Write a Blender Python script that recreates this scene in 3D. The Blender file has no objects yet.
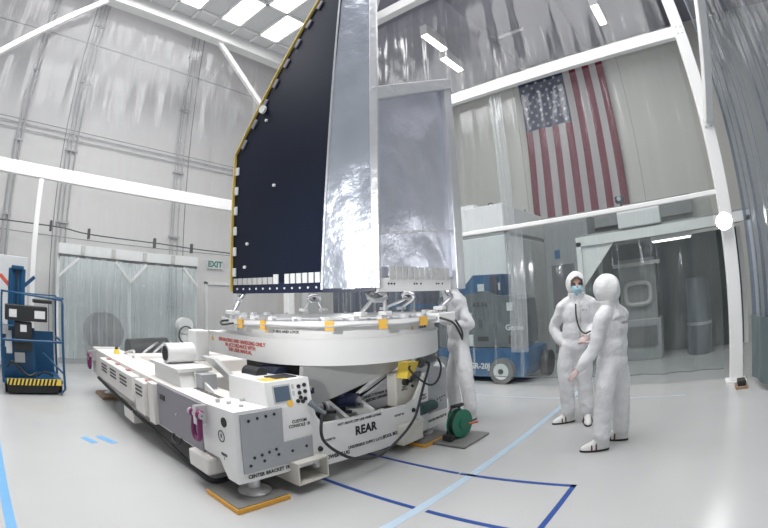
import bpy, bmesh, math, random
from mathutils import Vector, Matrix
random.seed(7)
sc = bpy.context.scene
COL = sc.collection
PI = math.pi

# ------------------------------------------------------------------ materials
def new_mat(name):
    m = bpy.data.materials.new(name); m.use_nodes = True
    nt = m.node_tree; b = nt.nodes.get('Principled BSDF')
    return m, nt, b

def mat(name, col, rough=0.5, metal=0.0, var=0.06, scale=6.0, bump=0.0, bscale=40.0, stretch=(1, 1, 1), spec=None, emit=None):
    m, nt, b = new_mat(name)
    N, L = nt.nodes, nt.links
    tc = N.new('ShaderNodeTexCoord'); mp = N.new('ShaderNodeMapping'); mp.inputs['Scale'].default_value = stretch
    L.new(tc.outputs['Object'], mp.inputs[0])
    n = N.new('ShaderNodeTexNoise'); n.inputs['Scale'].default_value = scale; n.inputs['Detail'].default_value = 4
    L.new(mp.outputs[0], n.inputs['Vector'])
    mx = N.new('ShaderNodeMixRGB'); mx.inputs[1].default_value = (*[max(0, c * (1 - var)) for c in col], 1)
    mx.inputs[2].default_value = (*[min(1, c * (1 + var)) for c in col], 1)
    L.new(n.outputs['Fac'], mx.inputs[0]); L.new(mx.outputs[0], b.inputs['Base Color'])
    b.inputs['Roughness'].default_value = rough; b.inputs['Metallic'].default_value = metal
    if spec is not None: b.inputs['Specular IOR Level'].default_value = spec
    if bump:
        n2 = N.new('ShaderNodeTexNoise'); n2.inputs['Scale'].default_value = bscale; n2.inputs['Detail'].default_value = 5
        L.new(mp.outputs[0], n2.inputs['Vector'])
        bp = N.new('ShaderNodeBump'); bp.inputs['Strength'].default_value = bump; bp.inputs['Distance'].default_value = 0.05
        L.new(n2.outputs['Fac'], bp.inputs['Height']); L.new(bp.outputs[0], b.inputs['Normal'])
    if emit:
        b.inputs['Emission Color'].default_value = (*emit[0], 1); b.inputs['Emission Strength'].default_value = emit[1]
    return m

def plastic_film(name, tint, haze=0.06, gloss=0.10, bump=0.25, rough=0.06, stretch=(6, 6, 0.7)):
    """clear vinyl: see-through, a little milky, with a rippled shine"""
    m = bpy.data.materials.new(name); m.use_nodes = True
    nt = m.node_tree; N, L = nt.nodes, nt.links; N.clear()
    out = N.new('ShaderNodeOutputMaterial')
    tr = N.new('ShaderNodeBsdfTransparent'); tr.inputs[0].default_value = (*tint, 1)
    df = N.new('ShaderNodeBsdfDiffuse'); df.inputs[0].default_value = (0.85, 0.88, 0.9, 1)
    gl = N.new('ShaderNodeBsdfGlossy'); gl.inputs['Roughness'].default_value = rough; gl.inputs[0].default_value = (1, 1, 1, 1)
    tc = N.new('ShaderNodeTexCoord'); mp = N.new('ShaderNodeMapping'); mp.inputs['Scale'].default_value = stretch
    L.new(tc.outputs['Object'], mp.inputs[0])
    n = N.new('ShaderNodeTexNoise'); n.inputs['Scale'].default_value = 1.0; n.inputs['Detail'].default_value = 3; n.inputs['Distortion'].default_value = 0.6
    L.new(mp.outputs[0], n.inputs['Vector'])
    bp = N.new('ShaderNodeBump'); bp.inputs['Strength'].default_value = bump; bp.inputs['Distance'].default_value = 0.15
    L.new(n.outputs['Fac'], bp.inputs['Height'])
    L.new(bp.outputs[0], gl.inputs['Normal'])
    lw = N.new('ShaderNodeLayerWeight'); lw.inputs['Blend'].default_value = 0.25
    L.new(bp.outputs[0], lw.inputs['Normal'])
    mr = N.new('ShaderNodeMapRange'); mr.inputs['To Min'].default_value = gloss; mr.inputs['To Max'].default_value = min(0.9, gloss * 6)
    L.new(lw.outputs['Fresnel'], mr.inputs['Value'])
    hz = N.new('ShaderNodeMapRange'); hz.inputs['To Min'].default_value = haze * 0.4; hz.inputs['To Max'].default_value = haze * 1.7
    L.new(n.outputs['Fac'], hz.inputs['Value'])
    m1 = N.new('ShaderNodeMixShader'); m2 = N.new('ShaderNodeMixShader')
    L.new(hz.outputs[0], m1.inputs[0]); L.new(tr.outputs[0], m1.inputs[1]); L.new(df.outputs[0], m1.inputs[2])
    L.new(mr.outputs[0], m2.inputs[0]); L.new(m1.outputs[0], m2.inputs[1]); L.new(gl.outputs[0], m2.inputs[2])
    L.new(m2.outputs[0], out.inputs[0])
    return m

def lamp_mat(name, col, strength):
    m = bpy.data.materials.new(name); m.use_nodes = True
    nt = m.node_tree; N, L = nt.nodes, nt.links; N.clear()
    e = N.new('ShaderNodeEmission'); e.inputs[0].default_value = (*col, 1); e.inputs[1].default_value = strength
    o = N.new('ShaderNodeOutputMaterial'); L.new(e.outputs[0], o.inputs[0])
    return m

M = {}
M['white'] = mat('white_powder_coat', (0.80, 0.80, 0.79), 0.38, var=0.02)
M['warm'] = mat('warm_white_paint', (0.74, 0.71, 0.68), 0.45, var=0.03)
M['frame'] = mat('frame_white_paint', (0.84, 0.84, 0.83), 0.4, var=0.02)
M['grey'] = mat('grey_plate', (0.40, 0.41, 0.43), 0.45, metal=0.25, var=0.05)
M['greypanel'] = mat('grey_cover_paint', (0.25, 0.24, 0.27), 0.5, var=0.04)
M['greylight'] = mat('light_grey_paint', (0.52, 0.52, 0.51), 0.5, var=0.04)
M['beige'] = mat('beige_control_paint', (0.66, 0.64, 0.58), 0.5, var=0.03)
M['dark'] = mat('black_rubber', (0.022, 0.023, 0.026), 0.5)
M['ink'] = mat('black_ink', (0.02, 0.02, 0.02), 0.6, var=0)
M['redink'] = mat('red_ink', (0.62, 0.10, 0.07), 0.6, var=0)
M['navy'] = mat('navy_paint', (0.012, 0.018, 0.05), 0.4)
M['yellow'] = mat('yellow_plastic', (0.82, 0.60, 0.08), 0.45)
M['amber'] = mat('amber_tape', (0.85, 0.50, 0.08), 0.5)
M['plum'] = mat('plum_shackle_paint', (0.17, 0.012, 0.10), 0.3)
M['steel'] = mat('brushed_steel', (0.66, 0.66, 0.67), 0.28, metal=0.85, bump=0.05)
M['padwood'] = mat('orange_board_edge', (0.72, 0.36, 0.05), 0.55, var=0.15, scale=12)
M['padtop'] = mat('grey_pad_top', (0.23, 0.23, 0.22), 0.5, metal=0.3)
M['padbrown'] = mat('brown_board', (0.32, 0.22, 0.14), 0.6, var=0.2)
M['green'] = mat('green_reel_plastic', (0.015, 0.17, 0.10), 0.35)
M['darkgreen'] = mat('dull_green_rubber', (0.03, 0.075, 0.07), 0.5)
M['pinkmark'] = mat('dull_red_hinge', (0.42, 0.15, 0.15), 0.55)
M['blue'] = mat('blue_machine_paint', (0.008, 0.11, 0.27), 0.35, var=0.05)
M['bluelift'] = mat('deep_blue_lift_paint', (0.012, 0.075, 0.17), 0.38, var=0.05)
M['machinegrey'] = mat('machine_grey_plastic', (0.12, 0.14, 0.155), 0.45)
M['tyre'] = mat('grey_tyre_rubber', (0.20, 0.20, 0.20), 0.7)
M['label'] = mat('paper_sticker', (0.75, 0.76, 0.76), 0.6, var=0.12, scale=60)
M['screen'] = mat('dull_screen', (0.10, 0.14, 0.19), 0.25)
M['solar'] = mat('midnight_panel', (0.006, 0.010, 0.026), 0.34, var=0.15, scale=1.2, spec=0.35)
M['film'] = mat('silvered_film', (0.60, 0.64, 0.72), 0.26, metal=0.75, var=0.22, scale=2.6, bump=0.45, bscale=4.0)
M['film2'] = mat('brushed_foil', (0.66, 0.68, 0.77), 0.30, metal=0.75, var=0.22, scale=2.5, bump=0.35, bscale=4.0)
M['foilframe'] = mat('foil_tape', (0.72, 0.73, 0.76), 0.33, metal=0.6, var=0.06, bump=0.2, bscale=14)
M['gold'] = mat('yellow_edge_tape', (0.74, 0.55, 0.14), 0.42, var=0.12, scale=14)
M['cloth'] = mat('white_cleanroom_cloth', (0.80, 0.80, 0.81), 0.75, var=0.02, bump=0.45, bscale=9)
M['hoodcloth'] = mat('white_hood_cloth', (0.84, 0.84, 0.84), 0.75, var=0.02, bump=0.3, bscale=14)
M['mask'] = mat('pale_blue_mask', (0.45, 0.70, 0.80), 0.8, var=0.03, bump=0.2, bscale=60, stretch=(1, 1, 5))
M['skin'] = mat('skin', (0.60, 0.40, 0.32), 0.55)
M['eyes'] = mat('dark_eyes', (0.06, 0.04, 0.035), 0.4)
M['glove'] = mat('thin_glove', (0.66, 0.52, 0.50), 0.45)
M['whiteglove'] = mat('white_glove', (0.78, 0.78, 0.79), 0.55)
M['shoe'] = mat('white_shoe', (0.78, 0.78, 0.76), 0.6)
M['strap'] = mat('maroon_strap', (0.10, 0.02, 0.02), 0.6)
M['tape_blue'] = mat('blue_floor_tape', (0.012, 0.06, 0.26), 0.5)
M['tape_light'] = mat('pale_blue_floor_tape', (0.43, 0.55, 0.65), 0.45, var=0.1)
M['tape_faint'] = mat('faint_blue_floor_tape', (0.48, 0.53, 0.58), 0.4, var=0.1)
M['tape_sky'] = mat('sky_blue_floor_tape', (0.16, 0.38, 0.64), 0.5, var=0.1)
M['wall'] = mat('wall_panel', (0.70, 0.685, 0.665), 0.55, var=0.04, scale=0.6)
M['wallback'] = mat('hall_wall', (0.60, 0.605, 0.565), 0.6, var=0.05, scale=0.5)
M['seam'] = mat('panel_seam', (0.18, 0.18, 0.19), 0.6)
M['pipe'] = mat('galvanised_conduit', (0.44, 0.44, 0.45), 0.5, metal=0.1)
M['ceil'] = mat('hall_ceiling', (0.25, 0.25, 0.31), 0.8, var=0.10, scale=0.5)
M['tile'] = mat('filter_tile', (0.70, 0.71, 0.72), 0.6, var=0.03)
M['darkdoor'] = mat('dark_shutter', (0.14, 0.145, 0.15), 0.5, var=0.08)
M['partition'] = mat('grey_green_partition', (0.15, 0.175, 0.175), 0.4, var=0.10, scale=1.5)
M['cabinetgrey'] = mat('cabinet_grey', (0.33, 0.345, 0.35), 0.45, var=0.05)
M['contwhite'] = mat('container_white', (0.80, 0.81, 0.82), 0.4, var=0.03)
M['lamp'] = lamp_mat('lamp_diffuser', (1, 0.98, 0.96), 10)
M['tilelamp'] = lamp_mat('ceiling_light_tile', (1, 1, 1), 5)
M['flood'] = lamp_mat('flood_lens', (1, 1, 1), 40)
M['boothlamp'] = lamp_mat('booth_lamp_diffuser', (1, 0.98, 0.93), 3.2)
M['exitgreen'] = mat('exit_green', (0.05, 0.26, 0.17), 0.5)
M['flagred'] = mat('flag_red', (0.17, 0.012, 0.035), 0.75, var=0.08, bump=0.1)
M['flagwhite'] = mat('flag_white', (0.47, 0.45, 0.46), 0.75, var=0.05, bump=0.1)
M['flagblue'] = mat('flag_blue', (0.028, 0.042, 0.10), 0.75, var=0.08, bump=0.1)
M['vinyl'] = plastic_film('clear_vinyl', (0.955, 0.965, 0.965), haze=0.07, gloss=0.035, bump=0.14, rough=0.10)
M['vinyltop'] = plastic_film('high_clear_vinyl', (0.94, 0.945, 0.955), haze=0.07, gloss=0.022, bump=0.12, rough=0.12)
M['vinylback'] = plastic_film('smoky_clear_vinyl', (0.79, 0.84, 0.83), haze=0.035, gloss=0.07, bump=0.16, rough=0.07)
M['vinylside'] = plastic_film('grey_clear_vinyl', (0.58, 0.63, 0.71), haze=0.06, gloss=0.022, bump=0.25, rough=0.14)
M['vinylstrip'] = plastic_film('strip_door_vinyl', (0.84, 0.92, 0.93), haze=0.22, gloss=0.07, bump=0.2, stretch=(9, 9, 0.5))
M['cabslate'] = mat('slate_blue_paint', (0.075, 0.085, 0.135), 0.45, var=0.08)
M['hemteal'] = mat('grey_teal_vinyl_hem', (0.105, 0.14, 0.15), 0.3, var=0.15, scale=3)
M['wrap'] = plastic_film('loose_wrap', (0.80, 0.83, 0.83), haze=0.22, gloss=0.08, bump=0.4)

def floor_material():
    m, nt, b = new_mat('pale_epoxy_floor')
    N, L = nt.nodes, nt.links
    tc = N.new('ShaderNodeTexCoord')
    n = N.new('ShaderNodeTexNoise'); n.inputs['Scale'].default_value = 0.5; n.inputs['Detail'].default_value = 6
    L.new(tc.outputs['Object'], n.inputs['Vector'])
    cr = N.new('ShaderNodeValToRGB'); cr.color_ramp.elements[0].color = (0.43, 0.43, 0.425, 1); cr.color_ramp.elements[1].color = (0.52, 0.525, 0.525, 1)
    L.new(n.outputs['Fac'], cr.inputs[0]); L.new(cr.outputs[0], b.inputs['Base Color'])
    n2 = N.new('ShaderNodeTexNoise'); n2.inputs['Scale'].default_value = 2.0; n2.inputs['Detail'].default_value = 5
    L.new(tc.outputs['Object'], n2.inputs['Vector'])
    mr = N.new('ShaderNodeMapRange'); mr.inputs['To Min'].default_value = 0.17; mr.inputs['To Max'].default_value = 0.30
    L.new(n2.outputs['Fac'], mr.inputs['Value']); L.new(mr.outputs[0], b.inputs['Roughness'])
    b.inputs['Specular IOR Level'].default_value = 0.5
    return m
M['floor'] = floor_material()

# ------------------------------------------------------------------ mesh kit
class MB:
    def __init__(s): s.bm = bmesh.new(); s.slots = []; s.cur = 0
    def use(s, m):
        if m not in s.slots: s.slots.append(m)
        s.cur = s.slots.index(m); return s
    def _f(s, vs):
        try:
            f = s.bm.faces.new(vs); f.material_index = s.cur; return f
        except ValueError: return None
    def box(s, x0, x1, y0, y1, z0, z1, mtx=None, bevel=0.0):
        x0, x1 = min(x0, x1), max(x0, x1); y0, y1 = min(y0, y1), max(y0, y1); z0, z1 = min(z0, z1), max(z0, z1)
        P = [(x0, y0, z0), (x1, y0, z0), (x1, y1, z0), (x0, y1, z0), (x0, y0, z1), (x1, y0, z1), (x1, y1, z1), (x0, y1, z1)]
        v = [s.bm.verts.new(mtx @ Vector(p) if mtx else p) for p in P]
        fs = [s._f([v[i] for i in q]) for q in ((3, 2, 1, 0), (4, 5, 6, 7), (0, 1, 5, 4), (1, 2, 6, 5), (2, 3, 7, 6), (3, 0, 4, 7))]
        if bevel:
            es = list({e for f in fs for e in f.edges})
            r = bmesh.ops.bevel(s.bm, geom=es, offset=bevel, segments=2, affect='EDGES', profile=0.5)
            for f in r['faces']: f.material_index = s.cur
        return s
    def bar(s, p0, p1, w, h, up=(0, 0, 1), bevel=0.0):
        p0, p1 = Vector(p0), Vector(p1); d = p1 - p0; L = d.length; d.normalize()
        u = Vector(up)
        if abs(d.dot(u)) > 0.98: u = Vector((1, 0, 0))
        sx = d.cross(u).normalized(); uz = sx.cross(d).normalized()
        m = Matrix((( d.x, sx.x, uz.x, p0.x), (d.y, sx.y, uz.y, p0.y), (d.z, sx.z, uz.z, p0.z), (0, 0, 0, 1)))
        return s.box(0, L, -w / 2, w / 2, -h / 2, h / 2, m, bevel)
    def prism(s, poly, axis, a, b):
        def P(p, t):
            return (t, p[0], p[1]) if axis == 'x' else (p[0], t, p[1]) if axis == 'y' else (p[0], p[1], t)
        lo = [s.bm.verts.new(P(p, a)) for p in poly]; hi = [s.bm.verts.new(P(p, b)) for p in poly]
        n = len(poly); s._f(lo[::-1]); s._f(hi)
        for i in range(n): s._f([lo[i], lo[(i + 1) % n], hi[(i + 1) % n], hi[i]])
        return s
    def solid(s, quad, th, nrm=None):
        """a plate of thickness th behind a planar polygon"""
        q = [Vector(p) for p in quad]
        n = Vector(nrm).normalized() if nrm else (q[1] - q[0]).cross(q[2] - q[0]).normalized()
        lo = [s.bm.verts.new(p) for p in q]; hi = [s.bm.verts.new(p - n * th) for p in q]
        k = len(q); s._f(lo); s._f(hi[::-1])
        for i in range(k): s._f([lo[i], hi[i], hi[(i + 1) % k], lo[(i + 1) % k]])
        return s
    def tube(s, pts, r, seg=8, caps=True, closed=False):
        pts = [Vector(p) for p in pts]; n = len(pts); rings = []
        rr = r if isinstance(r, (list, tuple)) else [r] * n
        prev = None
        for i, p in enumerate(pts):
            a = pts[(i - 1) % n] if (closed or i) else p; b = pts[(i + 1) % n] if (closed or i < n - 1) else p
            t = (b - a).normalized()
            if prev is None:
                u = Vector((0, 0, 1)) if abs(t.z) < 0.9 else Vector((1, 0, 0))
                u = (u - t * u.dot(t)).normalized()
            else: u = (prev - t * prev.dot(t)).normalized()
            prev = u; w = t.cross(u)
            rings.append([s.bm.verts.new(p + (u * math.cos(2 * PI * k / seg) + w * math.sin(2 * PI * k / seg)) * rr[i]) for k in range(seg)])
        for i in range(n if closed else n - 1):
            A, B = rings[i], rings[(i + 1) % n]
            for k in range(seg): s._f([A[k], A[(k + 1) % seg], B[(k + 1) % seg], B[k]])
        if caps and not closed: s._f(rings[0][::-1]); s._f(rings[-1])
        return s
    def cyl(s, p0, p1, r, r1=None, seg=20): return s.tube([p0, p1], [r, r if r1 is None else r1], seg)
    def lathe(s, prof, c, seg=32, a0=0.0, a1=2 * PI):
        """profile of (r, z) about a vertical axis; closed profile loop when first == last"""
        c = Vector(c); full = abs(a1 - a0 - 2 * PI) < 1e-6; n = seg if full else seg + 1; R = []
        for k in range(n):
            a = a0 + (a1 - a0) * k / seg
            R.append([s.bm.verts.new(c + Vector((r * math.cos(a), r * math.sin(a), z))) for r, z in prof])
        for k in range(seg):
            A, B = R[k], R[(k + 1) % n]
            for i in range(len(prof) - 1): s._f([A[i], B[i], B[i + 1], A[i + 1]])
        return s
    def ring(s, c, ri, ro, z0, z1, seg=48, a0=0.0, a1=2 * PI):
        return s.lathe([(ri, z0), (ro, z0), (ro, z1), (ri, z1), (ri, z0)], (c[0], c[1], 0), seg, a0, a1)
    def grid(s, fn, nu, nv):
        V = [[s.bm.verts.new(fn(i / nu, j / nv)) for j in range(nv + 1)] for i in range(nu + 1)]
        for i in range(nu):
            for j in range(nv): s._f([V[i][j], V[i + 1][j], V[i + 1][j + 1], V[i][j + 1]])
        return s
    def ball(s, c, r, sx=1, sy=1, sz=1, seg=16):
        m = Matrix.Translation(Vector(c)) @ Matrix.Diagonal((sx, sy, sz, 1))
        g = bmesh.ops.create_uvsphere(s.bm, u_segments=seg, v_segments=seg // 2 + 2, radius=r, matrix=m)
        for f in {f for v in g['verts'] for f in v.link_faces}: f.material_index = s.cur
        return s
    def mesh(s, name, mats, smooth):
        bmesh.ops.remove_doubles(s.bm, verts=s.bm.verts, dist=1e-6)
        bmesh.ops.recalc_face_normals(s.bm, faces=s.bm.faces)
        me = bpy.data.meshes.new(name); s.bm.to_mesh(me); s.bm.free()
        for m in (s.slots or mats): me.materials.append(m)
        if smooth:
            for p in me.polygons: p.use_smooth = True
            try: me.set_sharp_from_angle(angle=math.radians(38))
            except Exception: pass
        return me

def wpos(o):
    v = Vector((0, 0, 0))
    while o is not None: v += o.location; o = o.parent
    return v

def obj(name, mb, m=None, parent=None, smooth=True):
    """link ONE mesh object, written in world coordinates, under its parent"""
    me = mb.mesh(name, [m] if m else [], smooth)
    o = bpy.data.objects.new(name, me); COL.objects.link(o)
    if parent is not None:
        me.transform(Matrix.Translation(-wpos(parent))); o.parent = parent
    return o

def props(o, label, cat, group=None, kind=None):
    o['label'] = label; o['category'] = cat
    if group: o['group'] = group
    if kind: o['kind'] = kind
    return o

def thing(name, label, cat, loc, group=None):
    o = bpy.data.objects.new(name, None); COL.objects.link(o); o.location = loc; o.empty_display_size = 0.1
    return props(o, label, cat, group)

def solo(name, mb, m, label, cat, group=None, kind=None, smooth=True):
    me = mb.mesh(name, [m] if m else [], smooth)
    xs = [v.co for v in me.vertices]
    c = Vector(((min(v.x for v in xs) + max(v.x for v in xs)) / 2, (min(v.y for v in xs) + max(v.y for v in xs)) / 2, min(v.z for v in xs)))
    me.transform(Matrix.Translation(-c))
    o = bpy.data.objects.new(name, me); COL.objects.link(o); o.location = c
    return props(o, label, cat, group, kind)

def struct(name, mb, m, label=None, cat='structure', smooth=True):
    o = obj(name, mb, m, None, smooth); o['kind'] = 'structure'
    o['label'] = label or name.replace('_', ' '); o['category'] = cat
    return o

def text_mesh(body, size, bold=0.0, align='CENTER', extrude=0.0008, spacing=1.0):
    cu = bpy.data.curves.new('lettering', 'FONT'); cu.body = body; cu.size = size; cu.align_x = align; cu.align_y = 'CENTER'
    cu.offset = bold; cu.extrude = extrude; cu.resolution_u = 2; cu.space_character = spacing
    o = bpy.data.objects.new('lettering', cu); COL.objects.link(o)
    bpy.context.view_layer.update()
    dg = bpy.context.evaluated_depsgraph_get()
    me = bpy.data.meshes.new_from_object(o.evaluated_get(dg))
    bpy.data.objects.remove(o); bpy.data.curves.remove(cu)
    return me

def text(name, body, size, m, parent, origin, ux, uz, bold=0.0, align='CENTER', warp=None, spacing=1.0):
    """lettering raised a hair off a surface; ux/uz: reading direction and up in world space"""
    me = text_mesh(body, size, bold, align, spacing=spacing); me.name = name
    ux, uz = Vector(ux).normalized(), Vector(uz).normalized(); n = ux.cross(uz)
    o0 = Vector(origin); pw = wpos(parent)
    for v in me.vertices:
        if warp: p = Vector(warp(v.co.x, v.co.y, v.co.z))
        else: p = o0 + ux * v.co.x + uz * v.co.y + n * v.co.z
        v.co = p - pw
    me.materials.clear(); me.materials.append(m)
    o = bpy.data.objects.new(name, me); COL.objects.link(o); o.parent = parent
    return o

def copy_tree(o, parent=None):
    c = o.copy(); COL.objects.link(c)
    if parent is not None: c.parent = parent
    for ch in list(o.children): copy_tree(ch, c)
    return c

def arc(c, r, a0, a1, n, plane='xz'):
    out = []
    for i in range(n + 1):
        a = a0 + (a1 - a0) * i / n
        u, v = r * math.cos(a), r * math.sin(a)
        out.append({'xz': (c[0] + u, c[1], c[2] + v), 'yz': (c[0], c[1] + u, c[2] + v), 'xy': (c[0] + u, c[1] + v, c[2])}[plane])
    return out

def smooth_path(pts, n=6):
    P = [Vector(p) for p in pts]; out = []
    for i in range(len(P) - 1):
        a, b, c, d = P[max(0, i - 1)], P[i], P[i + 1], P[min(len(P) - 1, i + 2)]
        for k in range(n):
            t = k / n
            out.append(0.5 * ((2 * b) + (c - a) * t + (2 * a - 5 * b + 4 * c - d) * t * t + (3 * b - a - 3 * c + d) * t ** 3))
    out.append(P[-1]); return out

# ------------------------------------------------------------------ the hall
struct('floor', MB().box(-12.2, 9, -6, 15.9, -0.1, 0.0), M['floor'], 'glossy pale grey epoxy floor of the hall', 'floor', smooth=False)
wl = MB().use(M['wall']).box(-12.2, -12.0, -6, 15.9, 0, 10.6)
wl.use(M['seam'])
for y in (-2.9, 1.35, 5.25, 9.3):
    wl.box(-12.0, -11.992, y - 0.012, y + 0.012, 0, 10.6)
for z in (3.05, 5.9, 8.6):
    wl.box(-12.0, -11.993, -6, 15.7, z - 0.008, z + 0.008)
struct('wall_left', wl, None, 'pale panelled hall wall with vertical joints', 'wall', smooth=False)
wb = MB().use(M['wallback']).box(-12.2, 9, 15.7, 15.9, 0, 10.6)
for x in (-9.2, -5.9, -1.4, 1.4, 4.0):
    wb.use(M['cabinetgrey']).box(x - 0.01, x + 0.01, 15.69, 15.7, 0, 10.6)
struct('wall_back', wb, None, 'tall beige hall wall behind the flag', 'wall', smooth=False)
struct('wall_right', MB().box(8.8, 9.0, 2.0, 15.7, 0, 10.6), M['wallback'], 'far side wall of the hall', 'wall', smooth=False)
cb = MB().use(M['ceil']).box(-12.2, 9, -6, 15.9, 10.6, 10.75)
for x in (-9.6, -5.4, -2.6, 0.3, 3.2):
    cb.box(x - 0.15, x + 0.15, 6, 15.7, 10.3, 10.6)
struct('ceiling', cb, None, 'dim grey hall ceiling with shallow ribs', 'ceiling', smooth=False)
struct('trim_1', MB().box(-6.6, 0.2, 15.35, 15.7, 3.62, 4.25), M['cabinetgrey'], 'grey lintel band below the flag', 'trim', smooth=False)
dr = MB().use(M['darkdoor']).box(-6.2, -1.3, 15.62, 15.7, 0, 3.62)
for i in range(18): dr.box(-6.2, -1.3, 15.6, 15.62, i * 0.2, i * 0.2 + 0.17)
struct('door_1', dr, None, 'dark roll-up shutter under the grey lintel', 'door', smooth=False)
d2 = MB().use(M['wall']).box(-12.0, -11.95, 6.05, 7.0, 0, 2.12)
d2.use(M['frame']).box(-12.0, -11.9, 5.97, 6.05, 0, 2.2).box(-12.0, -11.9, 7.0, 7.08, 0, 2.2).box(-12.0, -11.9, 5.97, 7.08, 2.12, 2.2)
struct('door_2', d2, None, 'pale exit door in the panelled wall', 'door', smooth=False)

# conduits up the panelled wall
def conduit(ys, label, r=0.03, z0=0.1, z1=10.5, g='conduits on the panelled wall'):
    t = thing('wall_conduit', label, 'conduit', (-11.9, ys[0], z0), g)
    for y in ys: obj('pipe', MB().cyl((-11.93, y, z0), (-11.93, y, z1), r, seg=8), M['pipe'], t)
    for z in (1.4, 3.4, 5.3, 7.3, 9.2):
        obj('clamp', MB().box(-12.0, -11.88, min(ys) - 0.05, max(ys) + 0.05, z, z + 0.05), M['pipe'], t, False)
conduit([4.80, 4.88, 5.03], 'bundle of three grey conduits rising behind the clear curtain, above the strip doorway', 0.018)
conduit([1.46, 1.58, 1.72], 'bundle of three pale conduits rising above the blue lift side of the strip doorway', 0.024)
conduit([-0.02, 0.12], 'pair of conduits rising on the panelled wall behind the blue lift', 0.035)
t = thing('conduit_run', 'thin pair of horizontal conduits crossing the panelled wall high above the doorway', 'conduit', (-11.9, 3, 5.6))
for z in (5.62, 5.78): obj('pipe', MB().cyl((-11.94, -2, z), (-11.94, 8.4, z), 0.018, seg=6), M['pipe'], t)
cb = MB().tube(smooth_path([(-11.6, -1.5, 3.18), (-11.6, 1.3, 3.24), (-11.6, 2.3, 3.16), (-11.6, 4.3, 3.14), (-11.6, 5.4, 3.1), (-11.6, 7.4, 3.06)], 5), 0.016, 6)
cable = solo('wall_cable', cb, M['dark'], 'thin black cable slung in clips along the wall over the strip doorway', 'cable')
for y, z in ((1.25, 3.24), (2.3, 3.17), (4.2, 3.14), (5.35, 3.1)):
    obj('clip', MB().box(-11.66, -11.56, y - 0.03, y + 0.03, z - 0.13, z + 0.13), M['dark'], cable)
es = thing('exit_sign', 'small green and white exit sign over the pale door', 'sign', (-11.9, 6.28, 2.68))
obj('plate', MB().box(-11.99, -11.93, 6.05, 6.58, 2.60, 2.86), M['label'], es, False)
text('lettering', 'EXIT', 0.24, M['exitgreen'], es, (-11.925, 6.315, 2.73), (0, 1, 0), (0, 0, 1), bold=0.012)

# strip-curtain doorway in front of the panelled wall
sd = thing('strip_doorway', 'white framed strip-curtain doorway with clear hanging strips, behind the far end of the cart', 'doorway', (-11.0, 3.35, 0))
hd = MB().box(-11.15, -10.95, 1.42, 5.26, 2.55, 2.80)
obj('header', hd, M['frame'], sd, False)
obj('track', MB().box(-10.97, -10.93, 1.45, 5.22, 2.49, 2.55), M['dark'], sd, False)
for y in (2.05, 2.85, 3.7, 4.5):
    obj('bracket', MB().box(-10.95, -10.9, y - 0.05, y + 0.05, 2.57, 2.78), M['wallback'], sd, False)
for y in (1.45, 3.33, 5.22):
    obj('post', MB().box(-11.08, -11.0, y - 0.035, y + 0.035, 0, 2.55), M['frame'], sd, False)
for y, dy in ((1.45, 0.5), (3.33, -0.42), (3.33, 0.42), (5.22, -0.42)):
    obj('brace', MB().bar((-10.9, y, 2.02), (-10.9, y + dy, 2.48), 0.055, 0.055), M['frame'], sd, False)
obj('sill_strip', MB().box(-11.02, -10.96, 1.45, 5.22, 0.0, 0.14), M['cabinetgrey'], sd, False)
k = 0
for y0, y1 in ((1.5, 3.3), (3.36, 5.2)):
    n = 9; w = (y1 - y0) / n
    for i in range(n):
        yy = y0 + w * i; xx = -10.95 + 0.012 * (i % 2)
        obj('strip', MB().grid(lambda u, v, yy=yy, xx=xx: (xx + 0.014 * math.sin(u * PI), yy - 0.02 + (w + 0.04) * u, 0.12 + 2.40 * v), 4, 2), M['vinylstrip'], sd)
fan = thing('floor_fan', 'large dark drum fan seen hazily through the strip doorway', 'fan', (-11.55, 2.75, 0))
obj('drum', MB().cyl((-11.7, 2.75, 0.72), (-11.35, 2.75, 0.72), 0.52, seg=28), M['dark'], fan)
obj('stand', MB().box(-11.7, -11.4, 2.35, 3.15, 0, 0.2), M['machinegrey'], fan, False)
obj('hub', MB().cyl((-11.36, 2.75, 0.72), (-11.3, 2.75, 0.72), 0.12, seg=14), M['dark'], fan)
hr = thing('hose_reel', 'white wall drum with a coiled dark hose beside the strip doorway', 'hose reel', (-10.7, 4.75, 0))
obj('stand', MB().box(-10.8, -10.62, 4.62, 4.88, 0, 0.75), M['frame'], hr, False)
obj('drum', MB().cyl((-10.85, 4.75, 0.98), (-10.6, 4.75, 0.98), 0.21, seg=20), M['frame'], hr)
obj('hose', MB().tube([(-10.55, 4.72 + 0.2 * math.cos(a), 0.75 + 0.22 * math.sin(a)) for a in [2 * PI * i / 22 for i in range(22)]], 0.022, 6, closed=True), M['dark'], hr)
tb = thing('pipe_bundle', 'dark rolled bundle with pale bent tubes on the floor behind the cart', 'bundle', (-9.9, 3.55, 0))
obj('roll', MB().cyl((-9.9, 2.95, 0.42), (-9.9, 3.9, 0.46), 0.3, seg=18), M['dark'], tb)
obj('cradle', MB().box(-10.15, -9.65, 3.0, 3.85, 0, 0.2), M['machinegrey'], tb, False)
for i in range(3):
    obj('tube', MB().tube(smooth_path([(-9.55, 3.1 + i * 0.25, 0.05), (-9.5, 3.15 + i * 0.25, 0.4), (-9.6, 3.5 + i * 0.2, 0.62), (-9.9, 3.75 + i * 0.12, 0.66)], 4), 0.03, 7), M['steel'], tb)

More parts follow.
